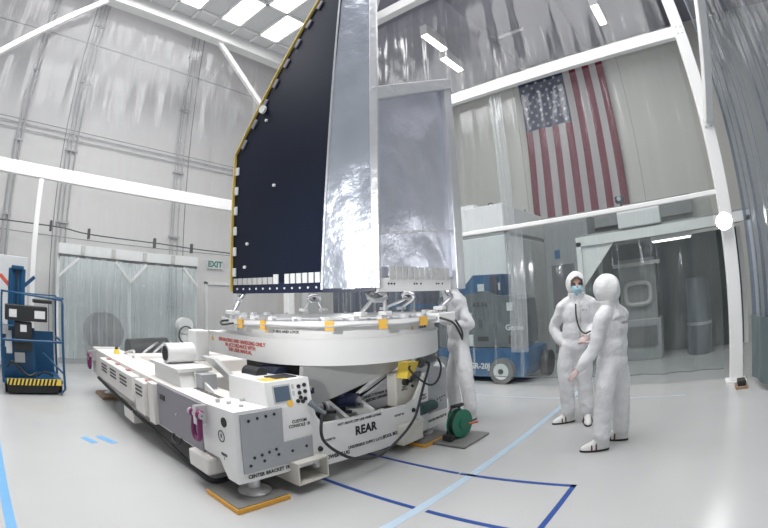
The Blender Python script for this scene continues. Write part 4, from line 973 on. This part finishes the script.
obj('cable', MB().tube(smooth_path([(-7.6, 0.62, 0.3), (-7.6, 0.75, 0.36), (-7.62, 0.9, 0.30)], 5), 0.02, 7), M['dark'], lf)
wc = thing('white_cabinet', 'plain white cabinet standing behind the blue mast lift', 'cabinet', (-10.3, 0.0, 0))
obj('body', MB().box(-10.6, -10.0, -0.7, 0.62, 0.08, 2.3, bevel=0.015), M['contwhite'], wc, False)
obj('plinth', MB().box(-10.55, -10.05, -0.65, 0.57, 0, 0.08), M['cabinetgrey'], wc, False)
wd = obj('door', MB().box(-10.0, -9.985, -0.66, 0.58, 0.14, 2.24), M['contwhite'], wc, False)
obj('handle', MB().box(-9.985, -9.96, 0.48, 0.51, 1.0, 1.25), M['steel'], wd, False)

# ------------------------------------------------------------------ boom lift behind the far curtain
gl_ = thing('boom_lift', 'blue and grey boom lift with big tyres, just behind the far curtain', 'lift', (-3.9, 7.9, 0))
GB = M['blue']
obj('base', MB().prism([(-4.85, 0.10), (-3.05, 0.10), (-2.95, 0.30), (-2.95, 0.60), (-3.3, 0.64), (-4.85, 0.64)], 'y', 7.35, 8.35), GB, gl_, False)
for x, y in ((-3.43, 7.2), (-4.75, 7.2), (-3.43, 8.36), (-4.75, 8.36)):
    w = obj('wheel', MB().cyl((x, y, 0.235), (x, y + 0.16, 0.235), 0.235, seg=32), M['tyre'], gl_)
    yy = y - 0.006 if y < 8 else y + 0.16
    obj('rim', MB().cyl((x, yy, 0.235), (x, yy + 0.006, 0.235), 0.15, seg=24), M['label'], w)
    obj('hub', MB().cyl((x, yy - 0.012, 0.235), (x, yy + 0.006, 0.235), 0.05, seg=14), M['dark'], w)
obj('wheel', MB().cyl((-2.95, 8.15, 0.25), (-2.80, 8.15, 0.25), 0.24, seg=28), M['dark'], gl_)
bd = obj('counterweight_body', MB().prism([(-4.85, 0.66), (-3.12, 0.66), (-3.10, 0.95), (-3.14, 1.52), (-3.32, 1.60), (-3.55, 1.62), (-3.8, 1.72), (-4.85, 1.62)], 'y', 7.4, 8.3), M['machinegrey'], gl_, False)
obj('side_cover', MB().box(-3.75, -3.2, 7.385, 7.40, 0.72, 1.12, bevel=0.01), M['machinegrey'], bd, False)
obj('dark_hatch', MB().box(-3.34, -3.12, 7.38, 7.40, 0.72, 0.88), M['dark'], bd, False)
for x0, x1, z0, z1 in ((-4.3, -4.08, 0.68, 0.9), (-3.36, -3.24, 1.33, 1.48), (-4.22, -4.1, 1.2, 1.32)):
    obj('sticker', MB().box(x0, x1, 7.385, 7.399, z0, z1), M['label'], bd, False)
obj('dark_slot', MB().box(-3.98, -3.76, 7.385, 7.40, 0.78, 0.86), M['dark'], bd, False)
text('lettering', 'Genie', 0.15, M['label'], bd, (-3.22, 7.384, 1.02), (1, 0, 0), (0, 0, 1), 0.004)
text('lettering', 'AS-14', 0.13, M['ink'], bd, (-3.92, 7.396, 1.46), (1, 0, 0), (0, 0, 1), 0.003)
text('lettering', 'GR-20J', 0.15, M['label'], gl_, (-3.94, 7.347, 0.30), (1, 0, 0), (0, 0, 1), 0.006)
obj('boom_base', MB().prism([(-4.62, 1.55), (-3.55, 1.6), (-3.52, 2.02), (-4.12, 2.04), (-4.3, 1.86)], 'y', 7.55, 8.05), GB, gl_, False)
obj('boom_link', MB().box(-3.74, -3.58, 7.5, 8.1, 1.62, 2.0, bevel=0.01), M['navy'], gl_, False)
for x in (-4.02, -3.68): obj('sticker', MB().box(x, x + 0.14, 7.535, 7.549 if x < -3.8 else 7.499 + 0.05, 1.72, 1.86), M['label'], gl_, False)
obj('boom_tube', MB().bar((-4.5, 7.8, 1.75), (-5.0, 7.85, 1.52), 0.22, 0.24, bevel=0.01), GB, gl_, False)

# ------------------------------------------------------------------ people
def fused(mb, voxel, smooth=4, disp=0.0, dscale=0.12, decimate=None):
    """fuse overlapping volumes into one continuous skin"""
    me = mb.mesh('fused', [], True)
    o = bpy.data.objects.new('fused', me); COL.objects.link(o)
    r = o.modifiers.new('r', 'REMESH'); r.mode = 'VOXEL'; r.voxel_size = voxel
    s = o.modifiers.new('s', 'SMOOTH'); s.iterations = smooth; s.factor = 0.5
    if disp:
        tx = bpy.data.textures.new('folds', 'CLOUDS'); tx.noise_scale = dscale; tx.noise_depth = 2
        d = o.modifiers.new('d', 'DISPLACE'); d.texture = tx; d.strength = disp; d.mid_level = 0.5; d.texture_coords = 'LOCAL'
        s2 = o.modifiers.new('s2', 'SMOOTH'); s2.iterations = 1; s2.factor = 0.4
    bpy.context.view_layer.update()
    out = bpy.data.meshes.new_from_object(o.evaluated_get(bpy.context.evaluated_depsgraph_get()))
    bpy.data.objects.remove(o); bpy.data.meshes.remove(me)
    for p in out.polygons: p.use_smooth = True
    return out

def mobj(name, me, m, parent):
    me.name = name; me.materials.clear()
    for x in (m if isinstance(m, (list, tuple)) else [m]): me.materials.append(x)
    o = bpy.data.objects.new(name, me); COL.objects.link(o); o.parent = parent
    return o

def ell(mb, c, f, rw, rd, rh, seg=20):
    """ellipsoid: rw across, rd along the front direction f, rh up"""
    f = Vector((f[0], f[1], 0)).normalized(); w = Vector((-f.y, f.x, 0))
    m = Matrix(((w.x * rw, f.x * rd, 0, c[0]), (w.y * rw, f.y * rd, 0, c[1]), (0, 0, rh, c[2]), (0, 0, 0, 1)))
    bmesh.ops.create_uvsphere(mb.bm, u_segments=seg, v_segments=14, radius=1, matrix=m)

def limb(mb, pts, rad, n=5, seg=14, wob=0.0):
    P = smooth_path(pts, n); k = len(P); rs = []
    for i in range(k):
        t = i / (k - 1) * (len(rad) - 1); a = int(min(t, len(rad) - 2)); r = rad[a] + (rad[a + 1] - rad[a]) * (t - a)
        rs.append(r * (1 + wob * math.sin(i * 2.3)))
    mb.tube(P, rs, seg)
    for p, r in ((P[0], rs[0]), (P[-1], rs[-1])): mb.ball(p, r, seg=10)

def hand(mb, wrist, d, nrm, thumb, curl=0.5, sc_=1.0):
    """palm, four unequal bent fingers and a thumb leaving the side of the palm near its base"""
    w = Vector(wrist); d = Vector(d).normalized(); nrm = Vector(nrm); nrm = (nrm - d * nrm.dot(d)).normalized()
    s = d.cross(nrm).normalized()
    if s.dot(Vector(thumb)) < 0: s = -s
    L = 0.095 * sc_
    for k in range(5):
        t = k / 4; c = w + d * L * t
        m = Matrix.Translation(c) @ Matrix((( s.x, d.x, nrm.x, 0), (s.y, d.y, nrm.y, 0), (s.z, d.z, nrm.z, 0), (0, 0, 0, 1))) @ Matrix.Diagonal(((0.030 + 0.010 * math.sin(t * 2.2)) * sc_, 0.022 * sc_, 0.016 * sc_, 1))
        bmesh.ops.create_uvsphere(mb.bm, u_segments=12, v_segments=8, radius=1, matrix=m)
    for off, ln in ((0.031, 0.072), (0.011, 0.080), (-0.010, 0.075), (-0.030, 0.060)):
        p = w + d * L + s * off * sc_; a = curl * 0.35; pts = [p - d * 0.02]
        for seg_l in (0.45, 0.32, 0.26):
            dirn = d * math.cos(a) + nrm * math.sin(a); pts.append(p); p = p + dirn * ln * seg_l * sc_; a += curl * 0.8
        pts.append(p); mb.tube(pts, [0.0098 * sc_, 0.0098 * sc_, 0.0092 * sc_, 0.0085 * sc_, 0.0075 * sc_], 8)
    p = w + d * 0.025 + s * 0.028 * sc_
    q = p + (d * 0.6 + s * 0.7 + nrm * 0.25) * 0.04 * sc_; r = q + (d * 0.9 + s * 0.2 + nrm * 0.35) * 0.034 * sc_
    mb.tube([p - s * 0.01, p, q, r], [0.013, 0.0125, 0.0108, 0.009], 8)

def make_person(label, loc, J, f, hf, toes, white_gloves=False, curl=0.6, cord=None, badge=None, hs=1.0):
    root_parts = []
    f = Vector((f[0], f[1], 0)).normalized(); hfv = Vector(hf).normalized(); w = Vector((-f.y, f.x, 0))
    V = {k: Vector(v) for k, v in J.items()}
    hd, nk, ch, pv = V['head'], V['neck'], V['chest'], V['pelvis']
    # the body itself, one continuous skin from feet to head and fingertips
    b = MB()
    ell(b, ch, f, 0.155, 0.10, 0.20); ell(b, lerp(ch, pv, 0.5), f, 0.135, 0.095, 0.18); ell(b, pv, f, 0.125, 0.09, 0.13)
    limb(b, [lerp(ch, nk, 0.6), nk, hd - Vector((0, 0, 0.05))], [0.065, 0.055, 0.055], 3)
    ell(b, hd + Vector((0, 0, 0.02)), hfv, 0.075, 0.095, 0.115); ell(b, hd + hfv * 0.02 - Vector((0, 0, 0.055)), hfv, 0.055, 0.07, 0.065)
    hw = Vector((-hfv.y, hfv.x, 0)).normalized()
    b.tube([hd + hfv * 0.085 + Vector((0, 0, 0.02)), hd + hfv * 0.115 - Vector((0, 0, 0.025))], [0.010, 0.017], 8)          # nose
    for s in (-1, 1):
        ell(b, hd + hw * s * 0.078, hfv, 0.012, 0.022, 0.032, 10)                                                         # ears
        ell(b, hd + hfv * 0.083 + hw * s * 0.030 + Vector((0, 0, 0.040)), hfv, 0.024, 0.012, 0.008, 10)                     # brows
    for s in ('L', 'R'):
        limb(b, [V['sh' + s], V['el' + s], V['wr' + s]], [0.05, 0.042, 0.028], 4)
        d = V['ha' + s] - V['wr' + s]; hand(b, V['wr' + s], d, J.get('pn' + s, (0, 0, -1)), J.get('th' + s, (0, -1, 0)), curl)
        limb(b, [V['hip' + s], V['kn' + s], V['an' + s]], [0.066, 0.055, 0.042], 4)
        t = Vector((*toes[s], 0)).normalized(); limb(b, [V['an' + s], V['an' + s] + t * 0.07 - Vector((0, 0, 0.045)), V['an' + s] + t * 0.15 - Vector((0, 0, 0.06))], [0.042, 0.04, 0.03], 3)
    me = fused(b, 0.0075, 3)
    me.name = 'person'; me.materials.append(M['skin']); me.materials.append(M['whiteglove'] if white_gloves else M['glove'])
    for p in me.polygons:
        for s in ('L', 'R'):
            if (p.center - V['ha' + s]).length < 0.15 and (p.center - V['wr' + s]).length < 0.24: p.material_index = 1
    root = bpy.data.objects.new('person', me); COL.objects.link(root); props(root, label, 'person')
    # coverall
    c = MB()
    ell(c, ch + Vector((0, 0, 0.02)), f, 0.195, 0.135, 0.22); ell(c, lerp(ch, pv, 0.5), f, 0.182, 0.142, 0.24); ell(c, pv, f, 0.188, 0.145, 0.17)
    for s in ('L', 'R'):
        ell(c, lerp(ch + Vector((0, 0, 0.13)), V['sh' + s], 0.75), f, 0.09, 0.085, 0.075, 14)
        limb(c, [lerp(ch + Vector((0, 0, 0.1)), V['sh' + s], 0.6), V['sh' + s], lerp(V['sh' + s], V['el' + s], 0.5), V['el' + s], lerp(V['el' + s], V['wr' + s], 0.6), V['wr' + s]], [0.082, 0.080, 0.073, 0.068, 0.062, 0.044], 5, wob=0.012)
        limb(c, [pv * 0.35 + V['hip' + s] * 0.65, lerp(V['hip' + s], V['kn' + s], 0.5), V['kn' + s], lerp(V['kn' + s], V['an' + s], 0.5), lerp(V['kn' + s], V['an' + s], 0.85), V['an' + s] + Vector((0, 0, 0.035))], [0.118, 0.112, 0.096, 0.092, 0.093, 0.074], 6, wob=0.012)
    limb(c, [lerp(ch, nk, 0.55), nk + Vector((0, 0, 0.01))], [0.13, 0.085], 4)
    for s in ('L', 'R'): limb(c, [nk - Vector((0, 0, 0.02)), lerp(nk, V['sh' + s], 0.55) + Vector((0, 0, 0.0)), V['sh' + s]], [0.085, 0.08, 0.075], 4)
    cv = mobj('coverall', fused(c, 0.013, 5, 0.016, 0.10), M['cloth'], root)
    zp = MB(); 
    if hfv.y < 0.2:
        zp.tube([lerp(nk, ch, t) + f * (0.085 + 0.075 * min(1, t * 1.5)) for t in (0, 0.3, 0.6, 1.0)] + [lerp(ch, pv, t) + f * 0.158 for t in (0.3, 0.6, 0.9)], 0.006, 6)
        obj('zip', zp, M['greylight'], cv)
    # hood: shell round the head with an opening for the face, and a skirt over the shoulders
    h = MB(); hc = hd + Vector((0, 0, 0.015)); fx = hfv
    hwv = Vector((-hfv.y, hfv.x, 0)).normalized(); hu = hwv.cross(hfv) * -1
    if hu.z < 0: hu = -hu
    nu_, nv_ = 36, 26; grid_ = []
    for j in range(nv_ + 1):
        th = PI * j / nv_; row = []
        for i in range(nu_):
            a = 2 * PI * i / nu_
            d = hfv * (math.sin(th) * math.cos(a)) + hwv * (math.sin(th) * math.sin(a)) + hu * math.cos(th)
            rr = 0.122 + 0.006 * math.sin(5 * a + 3 * th)
            k = d.dot(hfv)
            p = hc + hfv * d.dot(hfv) * (rr * hs + 0.018 if k < 0 else rr + 0.006) + hwv * d.dot(hwv) * (rr - 0.008) * hs + hu * d.dot(hu) * (0.152 if d.dot(hu) > 0 else 0.165)
            row.append((h.bm.verts.new(p), d))
        grid_.append(row)
    for j in range(nv_):
        for i in range(nu_):
            q = [grid_[j][i], grid_[j + 1][i], grid_[j + 1][(i + 1) % nu_], grid_[j][(i + 1) % nu_]]
            dm = sum((x[1] for x in q), Vector()) / 4
            ax, ay = dm.dot(hwv), dm.dot(hu)
            if dm.dot(hfv) > 0 and (ax / 0.66) ** 2 + ((ay + 0.02) / 0.60) ** 2 < 1: continue
            h._f([x[0] for x in q])
    ho = obj('hood', h, M['hoodcloth'], root)
    sm_ = ho.modifiers.new('cloth', 'SOLIDIFY'); sm_.thickness = 0.006
    sk = MB()
    def skirt(u, v):
        a = 2 * PI * u; dirn = f * math.cos(a) + w * math.sin(a); t = v
        r0 = 0.100 * hs - 0.010 * math.sin(t * PI) + 0.012 * t + 0.03 * t * t * abs(math.sin(a)); c0 = lerp(hd - Vector((0, 0, 0.09)), nk - Vector((0, 0, 0.10)), t)
        return c0 + dirn * (r0 + 0.006 * math.sin(9 * a)) + Vector((0, 0, -0.04 * t * t * abs(math.sin(a))))
    sk.grid(skirt, 32, 8); so = obj('hood_skirt', sk, M['hoodcloth'], root)
    so.modifiers.new('cloth', 'SOLIDIFY').thickness = 0.006
    # eyes and mask
    for s in (-1, 1):
        obj('eye', MB().ball(hd + hfv * 0.090 + hw * s * 0.031 + Vector((0, 0, 0.022)), 0.0125, seg=10), M['eyes'], root)
    mk = MB()
    def mfn(u, v):
        a = (u - 0.5) * 2.4; z = -0.002 - 0.118 * v; r = 0.096 + 0.020 * math.sin(v * PI) * math.cos(a) - 0.012 * v
        return hd + (hfv * math.cos(a) + hw * math.sin(a) * 0.86) * r + Vector((0, 0, z)) + hfv * (0.012 if v < 0.4 else 0.004)
    mk.grid(mfn, 16, 8); mo = obj('face_mask', mk, M['mask'], root); mo.modifiers.new('fabric', 'SOLIDIFY').thickness = 0.004
    # shoes
    for s in ('L', 'R'):
        t = Vector((*toes[s], 0)).normalized(); sv = Vector((-t.y, t.x, 0)); a = Vector((V['an' + s].x, V['an' + s].y, 0))
        def sole(z0, z1, k):
            pts = []
            for i in range(20):
                an = 2 * PI * i / 20; u, v = math.cos(an), math.sin(an)
                pts.append(a + t * (0.065 + 0.150 * u) * 1.0 + sv * v * (0.050 + 0.008 * u) * k)
            return pts
        so = MB(); P_ = sole(0, 0, 1.0)
        lo = [so.bm.verts.new((p.x, p.y, 0.001)) for p in P_]; hi = [so.bm.verts.new((p.x, p.y, 0.022)) for p in P_]
        so._f(lo[::-1]); so._f(hi)
        for i in range(20): so._f([lo[i], lo[(i + 1) % 20], hi[(i + 1) % 20], hi[i]])
        up = MB(); rows = [0.022, 0.045, 0.07, 0.095, 0.12]; prev = None
        for j, z in enumerate(rows):
            sc2 = (1.0, 0.98, 0.86, 0.68, 0.56)[j]; cx = (0.065, 0.060, 0.040, 0.015, 0.0)[j]
            ring = []
            for i in range(20):
                an = 2 * PI * i / 20; u, v = math.cos(an), math.sin(an)
                p = a + t * (cx + 0.146 * sc2 * u) + sv * v * (0.048 + 0.006 * u) * (1 - 0.04 * j); ring.append(up.bm.verts.new((p.x, p.y, z)))
            if prev:
                for i in range(20): up._f([prev[i], prev[(i + 1) % 20], ring[(i + 1) % 20], ring[i]])
            else: up._f(ring[::-1])
            prev = ring
        up._f(prev)
        sh = obj('shoe', up, M['shoe'], root)
        obj('sole', so, M['dark'], sh)
        stp = MB()
        for k, z in ((0.055, 0.092), (0.10, 0.068)):
            stp.tube([a + t * k + sv * (0.055 * math.cos(q)) + Vector((0, 0, 0.018 + z * math.sin(q))) for q in [PI * i / 10 for i in range(11)]], 0.008, 6)
        stp.tube([a + t * 0.03 + Vector((0, 0, 0.125)), a + t * 0.11 + Vector((0, 0, 0.08))], 0.008, 6)
        obj('strap', stp, M['strap'], sh)
    if cord: obj('cord', MB().tube(smooth_path(cord, 6), 0.009, 6), M['dark'], root)
    if badge:
        text('lettering', badge[0], 0.034, M['greypanel'], cv, badge[1], badge[2], (0, 0, 1), 0.001)
    root.location = (loc[0], loc[1], 0)
    d = Vector((-loc[0], -loc[1])).normalized()
    root.rotation_euler = (0, 0, math.atan2(d.x, -d.y))
    return root

make_person('person in a white hooded coverall with pale blue mask, facing the camera, hand on hip', (-1.47, 5.14),
    dict(head=(0.055, 0, 1.675), neck=(0.06, 0.02, 1.53), chest=(0.06, 0.02, 1.30), pelvis=(0.03, 0.02, 0.96),
         shL=(-0.105, 0.02, 1.44), elL=(-0.235, 0.08, 1.19), wrL=(-0.175, 0.0, 1.02), haL=(-0.135, -0.03, 0.94), pnL=(0.6, 0.6, 0), thL=(0, -1, 0),
         shR=(0.225, 0.02, 1.44), elR=(0.28, 0.02, 1.18), wrR=(0.19, -0.17, 1.08), haR=(0.13, -0.22, 1.06), pnR=(0, 0.7, -0.6), thR=(0, 0, 1),
         hipL=(-0.10, 0.02, 0.93), knL=(-0.10, 0.0, 0.52), anL=(-0.07, 0.05, 0.10), hipR=(0.10, 0.02, 0.93), knR=(0.12, 0.0, 0.52), anR=(0.155, 0.02, 0.10)),
    (0.18, -1), (0.16, -1, -0.06), dict(L=(-0.95, -0.35), R=(0.05, -1)),
    cord=[(0.04, -0.14, 1.46), (0.04, -0.17, 1.32), (0.07, -0.19, 1.18), (0.13, -0.23, 1.12), (0.20, -0.21, 1.14)],
    badge=('ID 2', (0.14, -0.142, 1.38), (1, 0.15, 0)))
make_person('person in a white hooded coverall seen from behind, pointing a gloved hand down', (-0.91, 4.345),
    dict(head=(0.03, 0.0, 1.585), neck=(0.06, 0.01, 1.43), chest=(0.07, 0.02, 1.20), pelvis=(0.06, 0.02, 0.88),
         shL=(-0.03, -0.14, 1.34), elL=(-0.11, -0.17, 1.06), wrL=(-0.25, -0.19, 0.88), haL=(-0.31, -0.19, 0.82), pnL=(0, 0.5, -0.7), thL=(0, 0.7, 0.7),
         shR=(0.17, 0.15, 1.33), elR=(0.10, 0.26, 1.06), wrR=(-0.13, 0.28, 1.05), haR=(-0.20, 0.28, 1.06), pnR=(0, -0.3, -0.7), thR=(0, 0, 1),
         hipL=(-0.0, -0.07, 0.86), knL=(-0.03, -0.09, 0.50), anL=(-0.04, -0.08, 0.10), hipR=(0.12, 0.11, 0.86), knR=(0.15, 0.13, 0.50), anR=(0.16, 0.20, 0.10)),
    (-0.75, 0.55), (-0.65, 0.70, -0.05), dict(L=(-1, -0.15), R=(-0.95, 0.2)), curl=0.3, hs=1.13,
    badge=('CREW 11', (0.20, -0.08, 1.27), (0.6, 0.75, 0)))
make_person('person in a white coverall bending over the ring, head behind the payload shield', (-2.99, 4.93),
    dict(head=(-0.06, 0.06, 1.83), neck=(0.0, 0.03, 1.68), chest=(0.05, 0.02, 1.43), pelvis=(0.04, 0.04, 1.02),
         shL=(0.05, -0.15, 1.57), elL=(0.19, -0.20, 1.28), wrL=(-0.01, -0.22, 1.29), haL=(-0.09, -0.22, 1.33), pnL=(0, 0.4, 0.7), thL=(0, 0, 1),
         shR=(0.10, 0.19, 1.58), elR=(0.06, 0.26, 1.26), wrR=(-0.17, 0.2, 1.33), haR=(-0.24, 0.18, 1.36), pnR=(0, -0.4, 0.7), thR=(0, 0, 1),
         hipL=(0.07, -0.07, 0.97), knL=(0.13, -0.10, 0.54), anL=(0.19, -0.06, 0.10), hipR=(0.06, 0.11, 0.97), knR=(-0.06, 0.12, 0.54), anR=(-0.02, 0.16, 0.10)),
    (-0.9, 0.3), (-0.85, -0.1, -0.35), dict(L=(-0.75, -0.6), R=(-0.95, -0.2)), white_gloves=True, curl=0.9)

# ------------------------------------------------------------------ even white fill added through the unbuilt side, lamps, exposure
wd_ = bpy.data.worlds.new('hall_air'); sc.world = wd_; wd_.use_nodes = True
bg = wd_.node_tree.nodes['Background']; bg.inputs[0].default_value = (0.93, 0.96, 1.0, 1); bg.inputs[1].default_value = 0.27
def area(name, loc, rot, sx, sy, energy, col=(1, 1, 1)):
    l = bpy.data.lights.new(name, 'AREA'); l.shape = 'RECTANGLE'; l.size = sx; l.size_y = sy; l.energy = energy; l.color = col
    o = bpy.data.objects.new(name, l); COL.objects.link(o); o.location = loc; o.rotation_euler = rot
    return o
area('hall_lamp_bank', (-1.5, 1.5, 10.1), (0, 0, 0), 7, 5, 620)
area('hall_lamp_bank', (-6.5, 2.0, 8.25), (0, 0, 0), 4, 5, 230)
spl = bpy.data.lights.new('work_spot', 'SPOT'); spl.energy = 460; spl.spot_size = math.radians(34); spl.spot_blend = 1.0; spl.shadow_soft_size = 0.12
so_ = bpy.data.objects.new('work_spot', spl); COL.objects.link(so_); so_.location = (-0.9, -1.6, 2.4)
so_.rotation_euler = (Vector((-2.75, 2.7, 1.75)) - so_.location).to_track_quat('-Z', 'Y').to_euler()
area('hall_lamp_bank', (-4.0, 11.2, 10.1), (0, 0, 0), 8, 3, 130)

# ------------------------------------------------------------------ camera: a wide equidistant lens at eye height
cam = bpy.data.cameras.new('camera'); co = bpy.data.objects.new('camera', cam); COL.objects.link(co); sc.camera = co
az, pi_, ro = math.radians(39.8), math.radians(12.74), math.radians(-1.96)
def room(X, fw, up): return Vector((X * math.cos(az) - fw * math.sin(az), X * math.sin(az) + fw * math.cos(az), up))
cs, sn, cp_, sp = math.cos(ro), math.sin(ro), math.cos(pi_), math.sin(pi_)
rx_, ux_, fx_ = room(cs, -sn * sp, sn * cp_), room(-sn, -cs * sp, cs * cp_), room(0, cp_, sp)
co.matrix_world = Matrix(((rx_.x, ux_.x, -fx_.x, 0), (rx_.y, ux_.y, -fx_.y, 0), (rx_.z, ux_.z, -fx_.z, 1.65), (0, 0, 0, 1)))
cam.type = 'PANO'; cam.panorama_type = 'FISHEYE_LENS_POLYNOMIAL'
cam.sensor_fit = 'HORIZONTAL'; cam.sensor_width = 36; cam.sensor_height = 36 * 528 / 768
cam.fisheye_fov = math.radians(178)
cam.fisheye_polynomial_k0 = 0; cam.fisheye_polynomial_k1 = -768 / (439.1 * 36)
cam.fisheye_polynomial_k2 = 0; cam.fisheye_polynomial_k3 = 0; cam.fisheye_polynomial_k4 = 0
cam.shift_y = (202.1 - 264) / 528
cam.clip_end = 200
vs = sc.view_settings
sc.display_settings.display_device = 'sRGB'; vs.view_transform = 'Standard'; vs.look = 'None'; vs.gamma = 1.0; vs.use_curve_mapping = False
vs.exposure = 0.43
sc.cycles.transparent_max_bounces = 24; sc.cycles.max_bounces = 8
sc.cycles.use_denoising = True
